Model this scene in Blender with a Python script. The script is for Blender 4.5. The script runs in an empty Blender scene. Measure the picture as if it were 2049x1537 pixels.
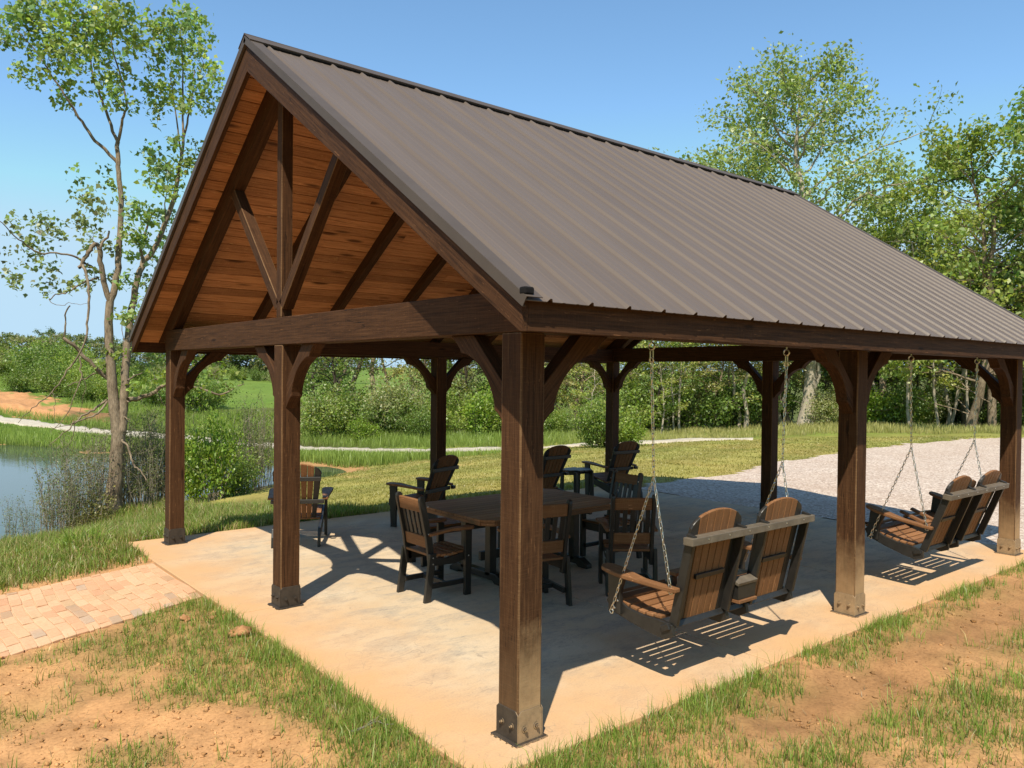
import bpy, math, random
import numpy as np
from mathutils import Vector

rnd = random.Random(7)
rng = np.random.default_rng(11)
C = bpy.context.scene.collection
R_ = math.radians

# ------------------------------------------------------------------ camera
CAM = np.array([-3.1409, -3.6901, 2.2322])
ROT = (1.5581, -0.0104, -0.6911)
FPX, CX, CY = 1576.48, 1024.5, 768.5
cam_d = bpy.data.cameras.new("camera")
cam = bpy.data.objects.new("camera", cam_d)
C.objects.link(cam)
cam.location = CAM
cam.rotation_euler = ROT
cam_d.sensor_width = 36.0
cam_d.lens = FPX / 2049 * 36.0
cam_d.clip_start = 0.05
cam_d.clip_end = 4000
bpy.context.scene.camera = cam
RM = np.array(cam.rotation_euler.to_matrix())


def at(px, py, D):
    """point at distance D along the view axis, from a photo position"""
    v = np.array([(px - CX) / FPX * D, -(py - CY) / FPX * D, -D])
    return CAM + RM @ v


def atz(px, py, z):
    d = RM @ np.array([(px - CX) / FPX, -(py - CY) / FPX, -1.0])
    return CAM + d * ((z - CAM[2]) / d[2])


# ------------------------------------------------------------------ sun, sky
KX, KY = 0.526, 0.428
sun_dir = np.array([-KX, -KY, 1.0]); sun_dir /= np.linalg.norm(sun_dir)
elev = math.asin(sun_dir[2])
sd = bpy.data.lights.new("sun", 'SUN'); sd.energy = 4.95; sd.angle = R_(0.53); sd.color = (1.0, 0.915, 0.76)
so = bpy.data.objects.new("sun", sd); C.objects.link(so)
so.rotation_euler = Vector(-sun_dir).to_track_quat('-Z', 'Y').to_euler()
so.location = (-8, -8, 20)
w = bpy.data.worlds.new("World"); bpy.context.scene.world = w
w.use_nodes = True
nt = w.node_tree
bg = nt.nodes["Background"]
sky = nt.nodes.new("ShaderNodeTexSky")
sky.sky_type = 'NISHITA'; sky.sun_disc = False
sky.sun_elevation = elev
sky.sun_rotation = math.atan2(sun_dir[0], sun_dir[1])
sky.air_density = 1.0; sky.dust_density = 0.1; sky.ozone_density = 1.6; sky.altitude = 150
tint = nt.nodes.new("ShaderNodeMixRGB"); tint.blend_type = 'MULTIPLY'; tint.inputs[0].default_value = 1.0; tint.inputs[2].default_value = (.82, 1.0, 1.03, 1)
lid = nt.nodes.new("ShaderNodeMixRGB"); lid.blend_type = 'DARKEN'; lid.inputs[0].default_value = 1.0; lid.inputs[2].default_value = (2.6, 3.75, 4.7, 1)
nt.links.new(sky.outputs[0], tint.inputs[1]); nt.links.new(tint.outputs[0], lid.inputs[1]); nt.links.new(lid.outputs[0], bg.inputs[0])
bg.inputs[1].default_value = 0.14
vs = bpy.context.scene.view_settings
vs.view_transform = 'Standard'; vs.look = 'None'; vs.exposure = 0.52; vs.gamma = 1.0
bpy.context.scene.cycles.max_bounces = 8
bpy.context.scene.cycles.transparent_max_bounces = 8


# ------------------------------------------------------------------ noise in python
def _hash(ix, iy, s):
    h = (ix.astype(np.int64) * 374761393 + iy.astype(np.int64) * 668265263 + s * 1274126177) & 0xFFFFFFFF
    h = ((h ^ (h >> 13)) * 1274126177) & 0xFFFFFFFF
    return ((h ^ (h >> 16)) & 0xFFFF) / 65535.0


def noise2(x, y, s=0):
    x = np.asarray(x, float); y = np.asarray(y, float)
    ix = np.floor(x); iy = np.floor(y); fx = x - ix; fy = y - iy
    fx = fx * fx * (3 - 2 * fx); fy = fy * fy * (3 - 2 * fy)
    a = _hash(ix, iy, s); b = _hash(ix + 1, iy, s); c = _hash(ix, iy + 1, s); d = _hash(ix + 1, iy + 1, s)
    return (a * (1 - fx) + b * fx) * (1 - fy) + (c * (1 - fx) + d * fx) * fy


def fbm(x, y, s=0, o=4):
    t = 0; a = .5; n = 0
    for k in range(o):
        t = t + a * noise2(np.asarray(x) * 2 ** k, np.asarray(y) * 2 ** k, s + k * 17); n += a; a *= .5
    return t / n


def sstep(a, b, x):
    t = np.clip((x - a) / (b - a), 0, 1)
    return t * t * (3 - 2 * t)


# ------------------------------------------------------------------ mesh builder
class MB:
    def __init__(self):
        self.v = []; self.f = []; self.lc = []; self.n = 0

    def add(self, v, f, lc=None):
        v = np.asarray(v, float).reshape(-1, 3)
        if lc is None:
            lc = v
        off = np.array([rnd.uniform(-40, 40), rnd.uniform(-40, 40), rnd.uniform(-40, 40)])
        self.v.append(v); self.lc.append(np.asarray(lc, float) + off)
        self.f += [tuple(i + self.n for i in q) for q in f]
        self.n += len(v)
        return self

    def frame(self, c, ex, ey, ez, hx, hy, hz, taper=1.0):
        c = np.asarray(c, float); ex, ey, ez = (np.asarray(e, float) for e in (ex, ey, ez))
        v = []; l = []
        for sx in (-1, 1):
            t = 1.0 if sx < 0 else taper
            for sy in (-1, 1):
                for sz in (-1, 1):
                    v.append(c + ex * hx * sx + ey * hy * sy * t + ez * hz * sz * t); l.append((sx * hx, sy * hy, sz * hz))
        f = [(0, 1, 3, 2), (4, 6, 7, 5), (0, 4, 5, 1), (2, 3, 7, 6), (0, 2, 6, 4), (1, 5, 7, 3)]
        return self.add(v, f, l)

    def box(self, x0, x1, y0, y1, z0, z1, grain=None):
        """axis box; grain = index of the axis the grain runs along (longest by default)"""
        c = ((x0 + x1) / 2, (y0 + y1) / 2, (z0 + z1) / 2)
        h = [abs(x1 - x0) / 2, abs(y1 - y0) / 2, abs(z1 - z0) / 2]
        if grain is None:
            grain = int(np.argmax(h))
        o = [grain, (grain + 1) % 3, (grain + 2) % 3]
        e = np.eye(3)
        return self.frame(c, e[o[0]], e[o[1]], e[o[2]], h[o[0]], h[o[1]], h[o[2]])

    def bar(self, p0, p1, w, h, up=(0, 0, 1), taper=1.0):
        """beam from p0 to p1, w sideways, h along up"""
        p0 = np.asarray(p0, float); p1 = np.asarray(p1, float)
        d = p1 - p0; L = np.linalg.norm(d); d /= L
        s = np.cross(d, np.asarray(up, float)); s /= np.linalg.norm(s)
        u = np.cross(s, d)
        return self.frame((p0 + p1) / 2, d, s, u, L / 2, w / 2, h / 2, taper)

    def prism(self, poly, o, e1, e2, e3, t, grain=0):
        """polygon in (e1,e2) at o, thickness t centred along e3; grain 0: along e1, 1: along e2"""
        o, e1, e2, e3 = (np.asarray(k, float) for k in (o, e1, e2, e3))
        n = len(poly); v = []; l = []
        for s in (-.5, .5):
            for a, b in poly:
                v.append(o + e1 * a + e2 * b + e3 * s * t)
                l.append((a, b, s * t) if grain == 0 else (b, a, s * t))
        f = [tuple(range(n))[::-1], tuple(range(n, 2 * n))]
        for i in range(n):
            j = (i + 1) % n
            f.append((i, j, n + j, n + i))
        return self.add(v, f, l)

    def tube(self, pts, rad, n=8, cap=True):
        v, f, l = tube_np(pts, rad, n)
        if cap:
            m = len(pts)
            f = list(f) + [tuple(range(n))[::-1], tuple((m - 1) * n + i for i in range(n))]
        return self.add(v, f, l)

    def ring(self, c, ax, R, r, n=14, m=6, stretch=None):
        """torus (stretched into a link when stretch=(dir, half length))"""
        c = np.asarray(c, float); ax = np.asarray(ax, float); ax /= np.linalg.norm(ax)
        if stretch is not None:
            a = np.asarray(stretch[0], float); a /= np.linalg.norm(a)
        else:
            a = np.cross(ax, (0.3, 0.8, 0.52)); a /= np.linalg.norm(a)
        b = np.cross(ax, a); v = []
        for i in range(n):
            t = 2 * math.pi * (i + .5) / n
            d = a * math.cos(t) + b * math.sin(t)
            k = c + d * R
            if stretch is not None:
                k = k + a * stretch[1] * (1 if math.cos(t) > 0 else -1)
            for j in range(m):
                p = 2 * math.pi * j / m
                v.append(k + d * r * math.cos(p) + ax * r * math.sin(p))
        f = [(i * m + j, ((i + 1) % n) * m + j, ((i + 1) % n) * m + (j + 1) % m, i * m + (j + 1) % m) for i in range(n) for j in range(m)]
        return self.add(v, f)

    def build(self, name, mat, parent=None, bevel=0.0, smooth=False, loc=None, seg=2, edge=None):
        me = bpy.data.meshes.new(name)
        v = np.concatenate(self.v); lc = np.concatenate(self.lc)
        me.from_pydata(v.tolist(), [], self.f)
        a = me.attributes.new("lc", 'FLOAT_VECTOR', 'POINT')
        a.data.foreach_set("vector", lc.astype(np.float32).ravel())
        me.materials.append(mat)
        if smooth:
            me.polygons.foreach_set("use_smooth", [True] * len(me.polygons))
        me.update()
        o = bpy.data.objects.new(name, me); C.objects.link(o)
        if parent is not None:
            o.parent = parent
        if loc is not None:
            o.location = loc
        if bevel > 0:
            b = o.modifiers.new("bevel", 'BEVEL'); b.width = bevel; b.segments = seg; b.limit_method = 'ANGLE'; b.angle_limit = R_(40)
            b.harden_normals = False
            if edge is not None:
                me.materials.append(edge); b.material = 1
        return o


def tube_np(pts, rad, n=8):
    pts = np.asarray(pts, float); rad = np.broadcast_to(np.asarray(rad, float), (len(pts),))
    t = np.gradient(pts, axis=0); t /= np.linalg.norm(t, axis=1)[:, None] + 1e-9
    ref = np.array([0.31, 0.9, 0.3]) if abs(t[0][2]) > .8 else np.array([0, 0, 1.0])
    v = []; l = []; L = 0
    for i in range(len(pts)):
        s = np.cross(t[i], ref); s /= np.linalg.norm(s) + 1e-9
        u = np.cross(s, t[i])
        if i:
            L += np.linalg.norm(pts[i] - pts[i - 1])
        a = np.arange(n) * 2 * math.pi / n
        v.append(pts[i] + (np.cos(a)[:, None] * s + np.sin(a)[:, None] * u) * rad[i])
        l.append(np.stack([np.full(n, L), np.cos(a) * rad[i], np.sin(a) * rad[i]], 1))
    f = [(i * n + j, i * n + (j + 1) % n, (i + 1) * n + (j + 1) % n, (i + 1) * n + j) for i in range(len(pts) - 1) for j in range(n)]
    return np.concatenate(v), f, np.concatenate(l)


def mesh_np(name, v, faces, mat, col=None, smooth=False, lc=None):
    """mesh data from numpy: faces is a list of (M,k) index arrays; col per point"""
    me = bpy.data.meshes.new(name)
    v = np.asarray(v, np.float32)
    me.vertices.add(len(v)); me.vertices.foreach_set("co", v.ravel())
    idx = np.concatenate([f.ravel() for f in faces]).astype(np.int32)
    tot = np.concatenate([np.full(len(f), f.shape[1], np.int32) for f in faces])
    st = np.concatenate([[0], np.cumsum(tot)[:-1]]).astype(np.int32)
    me.loops.add(len(idx)); me.loops.foreach_set("vertex_index", idx)
    me.polygons.add(len(tot)); me.polygons.foreach_set("loop_start", st); me.polygons.foreach_set("loop_total", tot)
    if smooth:
        me.polygons.foreach_set("use_smooth", np.ones(len(tot), bool))
    if col is not None:
        a = me.attributes.new("col", 'FLOAT_COLOR', 'POINT')
        c4 = np.ones((len(v), 4), np.float32); c4[:, :3] = col
        a.data.foreach_set("color", c4.ravel())
    if lc is not None:
        a = me.attributes.new("lc", 'FLOAT_VECTOR', 'POINT')
        a.data.foreach_set("vector", np.asarray(lc, np.float32).ravel())
    me.materials.append(mat)
    me.update(calc_edges=True)
    return me


def link(name, me, parent=None, loc=None):
    o = bpy.data.objects.new(name, me); C.objects.link(o)
    if parent is not None:
        o.parent = parent
    if loc is not None:
        o.location = loc
    return o


def tag(o, label=None, cat=None, group=None, kind=None):
    if label: o["label"] = label
    if cat: o["category"] = cat
    if group: o["group"] = group
    if kind: o["kind"] = kind
    return o


def empty(name, loc=(0, 0, 0), rz=0.0, label=None, cat=None, group=None):
    o = bpy.data.objects.new(name, None); C.objects.link(o)
    o.location = loc; o.rotation_euler = (0, 0, rz); o.empty_display_size = .2
    return tag(o, label, cat, group)


def copy_tree(o, parent=None):
    c = o.copy(); C.objects.link(c)
    if parent is not None:
        c.parent = parent
    for ch in list(o.children):
        copy_tree(ch, c)
    return c


# ------------------------------------------------------------------ materials
class NT:
    def __init__(self, name):
        self.m = bpy.data.materials.new(name); self.m.use_nodes = True
        self.t = self.m.node_tree; self.b = self.t.nodes["Principled BSDF"]; self.out = self.t.nodes["Material Output"]

    def n(self, typ, **k):
        x = self.t.nodes.new("ShaderNode" + typ)
        for a, b in k.items():
            if a.startswith("i_"):
                x.inputs[int(a[2:])].default_value = b
            else:
                setattr(x, a, b)
        return x

    def l(self, a, b):
        self.t.links.new(a, b)

    def attr(self, name, out='Vector'):
        return self.n("Attribute", attribute_name=name).outputs[out]

    def obj(self):
        return self.n("TexCoord").outputs['Object']

    def mapping(self, vec, scale=(1, 1, 1), loc=(0, 0, 0)):
        m = self.n("Mapping"); self.l(vec, m.inputs[0]); m.inputs['Scale'].default_value = scale; m.inputs['Location'].default_value = loc
        return m.outputs[0]

    def noise(self, vec, scale, detail=4, rough=.55, out='Fac', dist=0.0):
        x = self.n("TexNoise"); self.l(vec, x.inputs['Vector'])
        x.inputs['Scale'].default_value = scale; x.inputs['Detail'].default_value = detail; x.inputs['Roughness'].default_value = rough
        x.inputs['Distortion'].default_value = dist
        return x.outputs[out]

    def ramp(self, fac, stops):
        x = self.n("ValToRGB"); self.l(fac, x.inputs[0]); e = x.color_ramp.elements
        while len(e) < len(stops): e.new(.5)
        for i, (p, c) in enumerate(stops):
            e[i].position = p; e[i].color = (c[0], c[1], c[2], 1) if hasattr(c, '__len__') else (c, c, c, 1)
        return x.outputs[0]

    def mix(self, fac, a, b, mode='MIX'):
        x = self.n("MixRGB", blend_type=mode)
        for s, k in ((fac, 0), (a, 1), (b, 2)):
            if hasattr(s, 'is_linked'): self.l(s, x.inputs[k])
            elif hasattr(s, '__len__'): x.inputs[k].default_value = (s[0], s[1], s[2], 1)
            else: x.inputs[k].default_value = s
        return x.outputs[0]

    def math(self, op, a, b=0.0, clamp=False):
        x = self.n("Math", operation=op, use_clamp=clamp)
        for s, k in ((a, 0), (b, 1)):
            if hasattr(s, 'is_linked'): self.l(s, x.inputs[k])
            else: x.inputs[k].default_value = s
        return x.outputs[0]

    def sep(self, vec):
        x = self.n("SeparateXYZ"); self.l(vec, x.inputs[0]); return x.outputs

    def bump(self, h, strength=.3, dist=.02):
        x = self.n("Bump"); self.l(h, x.inputs['Height']); x.inputs['Strength'].default_value = strength; x.inputs['Distance'].default_value = dist
        self.l(x.outputs[0], self.b.inputs['Normal'])

    def base(self, c, rough=.7, spec=.3):
        if hasattr(c, 'is_linked'): self.l(c, self.b.inputs['Base Color'])
        else: self.b.inputs['Base Color'].default_value = (c[0], c[1], c[2], 1)
        if hasattr(rough, 'is_linked'): self.l(rough, self.b.inputs['Roughness'])
        else: self.b.inputs['Roughness'].default_value = rough
        self.b.inputs['Specular IOR Level'].default_value = spec
        return self.m


def mat_wood(name, dark, mid, light, dusty=False, knots=True, rough=.74, streak=1, boards=False):
    k = NT(name); v = k.attr("lc")
    g = k.noise(k.mapping(v, (1.2, 26, 26)), 2.2, 6, .65, dist=.4)
    g2 = k.noise(k.mapping(v, (.5, 5, 5)), 1.7, 3)
    c = k.ramp(g, [(.28, dark), (.5, mid), (.74, light)])
    c = k.mix(k.ramp(g2, [(.35, 0.0), (.7, .5)]), c, mid)
    g3 = k.noise(k.mapping(v, (2.5, 110, 110)), 1.0, 4, .7)
    c = k.mix(k.ramp(g3, [(.30, .65), (.5, 0.0)]), c, dark)
    ck = k.noise(k.mapping(v, (.55, 16, 16)), 1.3, 2, .4)
    crack = k.ramp(ck, [(.492, 0.0), (.499, 1.0), (.501, 1.0), (.508, 0.0)])
    crack = k.math('MULTIPLY', crack, k.ramp(k.noise(k.mapping(v, (.5, 2, 2)), 1.0, 2), [(.48, 0.0), (.56, .85)]))
    if streak: c = k.mix(crack, c, [x * .35 for x in dark])
    if boards:
        isl = k.n("NewGeometry").outputs['Random Per Island']
        c = k.mix(1.0, c, k.ramp(isl, [(0.0, (.62, .60, .58)), (.5, (.95, .95, .95)), (1.0, (1.3, 1.32, 1.35))]), 'MULTIPLY')
    saw = k.noise(k.mapping(v, (90, 7, 7)), 1.5, 2)
    c = k.mix(k.ramp(saw, [(.5, 0.0), (.8, .35)]), c, light)
    scr = k.noise(k.mapping(v, (3, 34, 34)), 3.1, 3)
    c = k.mix(k.ramp(scr, [(.665, 0.0), (.73, .55)]), c, [min(1, x * 2.6) for x in light])
    if knots:
        vo = k.n("TexVoronoi"); k.l(k.mapping(v, (1.3, 6, 6)), vo.inputs['Vector']); vo.inputs['Scale'].default_value = 1.0
        kw = (.09, .20) if boards else (.05, .13)
        c = k.mix(k.ramp(vo.outputs['Distance'], [(kw[0], .9), (kw[1], 0.0)]), c, [x * .5 for x in dark] if boards else dark)
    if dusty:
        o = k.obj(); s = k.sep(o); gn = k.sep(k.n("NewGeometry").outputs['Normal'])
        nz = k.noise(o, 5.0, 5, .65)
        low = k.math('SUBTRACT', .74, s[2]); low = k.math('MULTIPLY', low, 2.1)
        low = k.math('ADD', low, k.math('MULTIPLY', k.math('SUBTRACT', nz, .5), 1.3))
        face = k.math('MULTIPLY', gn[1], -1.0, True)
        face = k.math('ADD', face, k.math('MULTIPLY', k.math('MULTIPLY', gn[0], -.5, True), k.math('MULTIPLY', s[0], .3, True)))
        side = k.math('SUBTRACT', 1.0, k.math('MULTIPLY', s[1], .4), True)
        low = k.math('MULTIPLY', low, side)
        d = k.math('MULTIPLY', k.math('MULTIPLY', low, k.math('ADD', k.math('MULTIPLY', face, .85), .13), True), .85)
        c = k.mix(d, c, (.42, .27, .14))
    k.base(c, rough, .16)
    k.bump(k.math('ADD', g, k.math('MULTIPLY', saw, .5)), .35, .006)
    return k.m


M = {}
M['timber'] = mat_wood("timber", (.017, .0072, .0032), (.057, .0250, .0102), (.100, .0465, .0200))
M['timber_post'] = mat_wood("timber_post", (.017, .0073, .0034), (.060, .0265, .0108), (.108, .0520, .0228), dusty=True)
M['pine'] = mat_wood("pine", (.17, .066, .026), (.46, .210, .092), (.54, .275, .130), rough=.5, streak=0, boards=True)
M['timber_edge'] = mat_wood("timber_edge", (.05, .024, .010), (.125, .066, .030), (.27, .17, .085), knots=False)
M['brown_poly'] = mat_wood("brown_poly", (.15, .066, .028), (.215, .103, .046), (.28, .145, .070), knots=False, streak=0, boards=True, rough=.5)


def mat_plain(name, c1, c2, sc=8, rough=.5, spec=.4, metal=0.0, bump=0.0, coord='obj'):
    k = NT(name); o = k.obj()
    n = k.noise(o, sc, 5, .6)
    k.base(k.ramp(n, [(.3, c1), (.7, c2)]), rough, spec)
    k.b.inputs['Metallic'].default_value = metal
    if bump: k.bump(n, bump, .01)
    return k.m


M['black_poly'] = mat_plain("black_poly", (.013, .012, .011), (.022, .020, .018), 20, .42, .5, bump=.05)
M['pale_poly'] = mat_plain("pale_poly", (.085, .068, .050), (.145, .118, .086), 14, .5, .5, bump=.05)  # grey-brown plastic, lighter than the black
M['zinc'] = mat_plain("zinc", (.55, .53, .48), (.7, .68, .62), 60, .32, .5, 1.0)
M['label'] = mat_plain("label_plate", (.6, .6, .58), (.75, .75, .72), 60, .4)

k = NT("post_steel"); o = k.obj(); s = k.sep(o); gn = k.sep(k.n("NewGeometry").outputs['Normal'])
n1 = k.noise(o, 9, 6, .7); n2 = k.noise(o, 45, 4, .7)
c = k.ramp(n1, [(.3, (.020, .016, .013)), (.7, (.052, .040, .030))])
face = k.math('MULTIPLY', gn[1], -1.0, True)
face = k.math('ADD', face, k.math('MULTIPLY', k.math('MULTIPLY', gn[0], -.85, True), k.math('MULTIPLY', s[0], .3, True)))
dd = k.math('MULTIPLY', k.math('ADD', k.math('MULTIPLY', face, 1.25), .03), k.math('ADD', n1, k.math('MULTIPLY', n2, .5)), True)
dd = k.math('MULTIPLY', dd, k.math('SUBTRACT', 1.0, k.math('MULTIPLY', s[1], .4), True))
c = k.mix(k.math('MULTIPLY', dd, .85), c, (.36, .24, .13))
k.base(c, .6, .4); k.bump(n2, .3, .004); M['steel'] = k.m

# metal roof sheet: painted, faint streaks along the slope, droppings
k = NT("roof_metal"); o = k.obj()
n1 = k.noise(k.mapping(o, (2.2, .25, .25)), 2.0, 4); n2 = k.noise(o, 60, 3)
c = k.ramp(n1, [(.3, (.102, .078, .062)), (.7, (.120, .093, .075))])
vo = k.n("TexVoronoi"); k.l(o, vo.inputs['Vector']); vo.inputs['Scale'].default_value = 1.15
spot = k.ramp(vo.outputs['Distance'], [(.018, 1.0), (.026, 0.0)])
vr = k.n("SeparateColor"); k.l(vo.outputs['Color'], vr.inputs[0])
spot = k.math('MULTIPLY', spot, k.ramp(vr.outputs[0], [(.84, 0.0), (.86, 1.0)]))
c = k.mix(spot, c, (.6, .6, .57))
k.base(c, k.ramp(n2, [(.3, .46), (.7, .58)]), .30); k.bump(k.noise(o, 2.2, 2), .05, .03); M['roof'] = k.m
M['trim'] = mat_plain("trim_metal", (.068, .053, .043), (.082, .065, .053), 3, .55, .22)
M['roof_dark'] = mat_plain("closure_foam", (.008, .008, .009), (.014, .013, .013), 30, .9, .1)

# concrete slab with clay dust
k = NT("concrete"); o = k.obj(); s = k.sep(o)
n1 = k.noise(o, .8, 6, .6); n2 = k.noise(o, 5, 8, .72); n3 = k.noise(o, 70, 3, .6); n4 = k.noise(k.mapping(o, (1.0, 2.6, 1)), 1.6, 7, .7, dist=.6)
c = k.ramp(n1, [(.32, (.47, .345, .215)), (.52, (.52, .405, .275)), (.7, (.57, .465, .335))])
c = k.mix(k.ramp(n4, [(.47, 0.0), (.63, .85)]), c, (.37, .31, .235))
c = k.mix(k.ramp(n2, [(.52, 0.0), (.72, .6)]), c, (.27, .245, .215))
ex = k.math('MINIMUM', k.math('SUBTRACT', s[1], -.3), k.math('SUBTRACT', 7.32, s[1])); ex = k.math('MINIMUM', ex, k.math('ADD', s[0], .5))
edge = k.math('SUBTRACT', 1.0, k.math('MULTIPLY', k.math('ADD', ex, k.math('MULTIPLY', k.math('SUBTRACT', n1, .5), 1.8)), .85), True)
fl = k.noise(k.mapping(o, (9, 26, 9)), 1.6, 6, .75)
pm = k.ramp(n4, [(.44, 0.0), (.60, 1.0)])
c = k.mix(k.math('MULTIPLY', k.ramp(fl, [(.52, 0.0), (.62, .75)]), pm), c, (.20, .185, .165))
c = k.mix(k.math('MULTIPLY', edge, .9), c, (.55, .315, .145))
c = k.mix(k.ramp(n3, [(.35, .22), (.6, 0.0)]), c, (.25, .19, .13))
vo = k.n("TexVoronoi"); k.l(o, vo.inputs['Vector']); vo.inputs['Scale'].default_value = 3.1
c = k.mix(k.ramp(vo.outputs['Distance'], [(.014, .85), (.03, 0.0)]), c, (.10, .07, .045))
hc = k.noise(k.mapping(o, (1, 1, 1)), 1.1, 3, .5, dist=1.5); hl = k.ramp(hc, [(.497, 0.0), (.5, .55), (.503, 0.0)])
c = k.mix(k.math('MULTIPLY', hl, k.ramp(n1, [(.45, 0.0), (.55, 1.0)])), c, (.2, .16, .12))
k.base(c, .82, .25); k.bump(k.math('ADD', n2, k.math('MULTIPLY', n3, .7)), .25, .006); M['concrete'] = k.m

# bricks
k = NT("brick_pavers"); o = k.obj(); isl = k.n("NewGeometry").outputs['Random Per Island']
c = k.ramp(isl, [(0.0, (.52, .27, .15)), (.3, (.57, .33, .19)), (.62, (.60, .40, .245)), (.84, (.52, .36, .205)), (.91, (.34, .215, .12)), (.985, (.36, .295, .225))])
n1 = k.noise(o, 2.0, 5); n2 = k.noise(o, 40, 5, .7)
c = k.mix(k.ramp(n1, [(.35, .15), (.7, .7)]), c, (.57, .335, .19))
c = k.mix(k.ramp(n2, [(.3, .3), (.6, 0.0)]), c, (.28, .16, .09))
k.base(c, .85, .2); k.bump(n2, .35, .006); M['brick'] = k.m

# ground: painted per point by what grows there, broken by noise
k = NT("ground"); o = k.obj(); col = k.attr("col", 'Color')
n1 = k.noise(o, 3.0, 8, .7); n2 = k.noise(o, 38, 5, .7); n3 = k.noise(o, .35, 5)
c = k.mix(1.0, col, k.ramp(n1, [(.25, .66), (.5, 1.0), (.78, 1.22)]), 'MULTIPLY')
c = k.mix(1.0, c, k.ramp(n2, [(.25, .6), (.5, 1.0), (.75, 1.18)]), 'MULTIPLY')
k.base(c, .95, .1); k.bump(k.math('ADD', n1, k.math('MULTIPLY', n2, .6)), .55, .03); M['ground'] = k.m

k = NT("gravel"); o = k.obj()
vo = k.n("TexVoronoi"); k.l(o, vo.inputs['Vector']); vo.inputs['Scale'].default_value = 26
n1 = k.noise(o, .7, 5); n2 = k.noise(o, 9, 5, .7)
sc_ = k.n("SeparateColor"); k.l(vo.outputs['Color'], sc_.inputs[0])
c = k.ramp(sc_.outputs[0], [(0.0, (.33, .25, .20)), (.5, (.49, .395, .325)), (1.0, (.66, .565, .48))])
c = k.mix(k.ramp(n1, [(.4, 0.0), (.75, .45)]), c, (.40, .29, .22))
c = k.mix(k.ramp(n2, [(.55, 0.0), (.75, .6)]), c, (.27, .22, .18))
k.base(c, .9, .15); k.bump(vo.outputs['Distance'], .9, .03); M['gravel'] = k.m
k = NT("road_gravel"); o = k.obj(); n2 = k.noise(o, 3, 6, .7); n3 = k.noise(o, 25, 4, .7)
c = k.ramp(n2, [(.3, (.40, .355, .28)), (.7, (.55, .50, .41))])
k.base(k.mix(k.ramp(n3, [(.35, .35), (.6, 0.0)]), c, (.3, .26, .2)), .92, .1); k.bump(n3, .6, .05); M['road'] = k.m

k = NT("water"); o = k.obj(); n = k.noise(k.mapping(o, (1, .5, 1)), 1.1, 3); n2 = k.noise(o, 6, 2)
k.base((.050, .062, .045), .05, .5); k.b.inputs['IOR'].default_value = 1.33
k.bump(k.math('ADD', n, k.math('MULTIPLY', n2, .15)), .045, .05); M['water'] = k.m


def mat_leaf(name, trans=.45, rough=.6):
    k = NT(name); col = k.attr("col", 'Color')
    k.t.nodes.remove(k.b)
    d = k.n("BsdfDiffuse"); t = k.n("BsdfTranslucent"); g = k.n("BsdfGlossy"); g.inputs['Roughness'].default_value = .45
    k.l(col, d.inputs[0])
    k.l(k.mix(1.0, col, (1.25, 1.3, .55), 'MULTIPLY'), t.inputs[0])
    m1 = k.n("MixShader"); m1.inputs[0].default_value = trans
    k.l(d.outputs[0], m1.inputs[1]); k.l(t.outputs[0], m1.inputs[2])
    m2 = k.n("MixShader"); m2.inputs[0].default_value = .035
    k.l(m1.outputs[0], m2.inputs[1]); k.l(g.outputs[0], m2.inputs[2])
    k.l(m2.outputs[0], k.out.inputs[0])
    return k.m


M['leaf'] = mat_leaf("leaf")
M['grass'] = mat_leaf("grass_blade", .35)


def mat_bark(name, a, b, c_):
    k = NT(name); o = k.attr("lc")
    n = k.noise(k.mapping(o, (6, 26, 26)), 1.0, 7, .72); n2 = k.noise(o, 3, 4)
    c = k.ramp(n, [(.3, a), (.5, b), (.72, c_)])
    c = k.mix(k.ramp(n2, [(.4, 0.0), (.75, .5)]), c, c_)
    k.base(c, .9, .1); k.bump(n, .9, .03)
    return k.m


M['bark'] = mat_bark("bark", (.045, .034, .024), (.18, .135, .092), (.34, .27, .19))
M['bark_pale'] = mat_bark("bark_pale", (.17, .145, .11), (.33, .285, .22), (.48, .42, .34))
M['bark_dark'] = mat_bark("bark_dark", (.018, .014, .011), (.05, .04, .03), (.10, .082, .064))
M['twig'] = mat_bark("twig", (.12, .10, .07), (.24, .205, .15), (.36, .31, .24))
M['clod'] = mat_plain("clay_clod", (.24, .115, .05), (.40, .21, .10), 14, .95, .1, bump=.9)
M['dead'] = mat_bark("dead_wood", (.10, .08, .06), (.20, .17, .13), (.32, .28, .23))

# ================================================================== PAVILION
W, L = 6.936, 8.21
YM, XM = W / 2, L / 2
S = .19; hs = S / 2
HB = 2.485            # underside of the beams
ZR = 5.287            # ridge of the metal
MS = .6645            # roof slope
SL = math.sqrt(1 + MS * MS)
XF, XB, YO = -.41, 8.75, .4675
pav = empty("pavilion", (XM, YM, 0), 0, "dark brown timber pavilion with a gabled metal roof standing on the concrete slab", "pavilion")
PL = (-XM, -YM, 0)


def part(mb, name, mat, parent=pav, bevel=.006, **kw):
    return mb.build(name, mat, parent, bevel, loc=PL if parent is pav else None, **kw)


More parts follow.
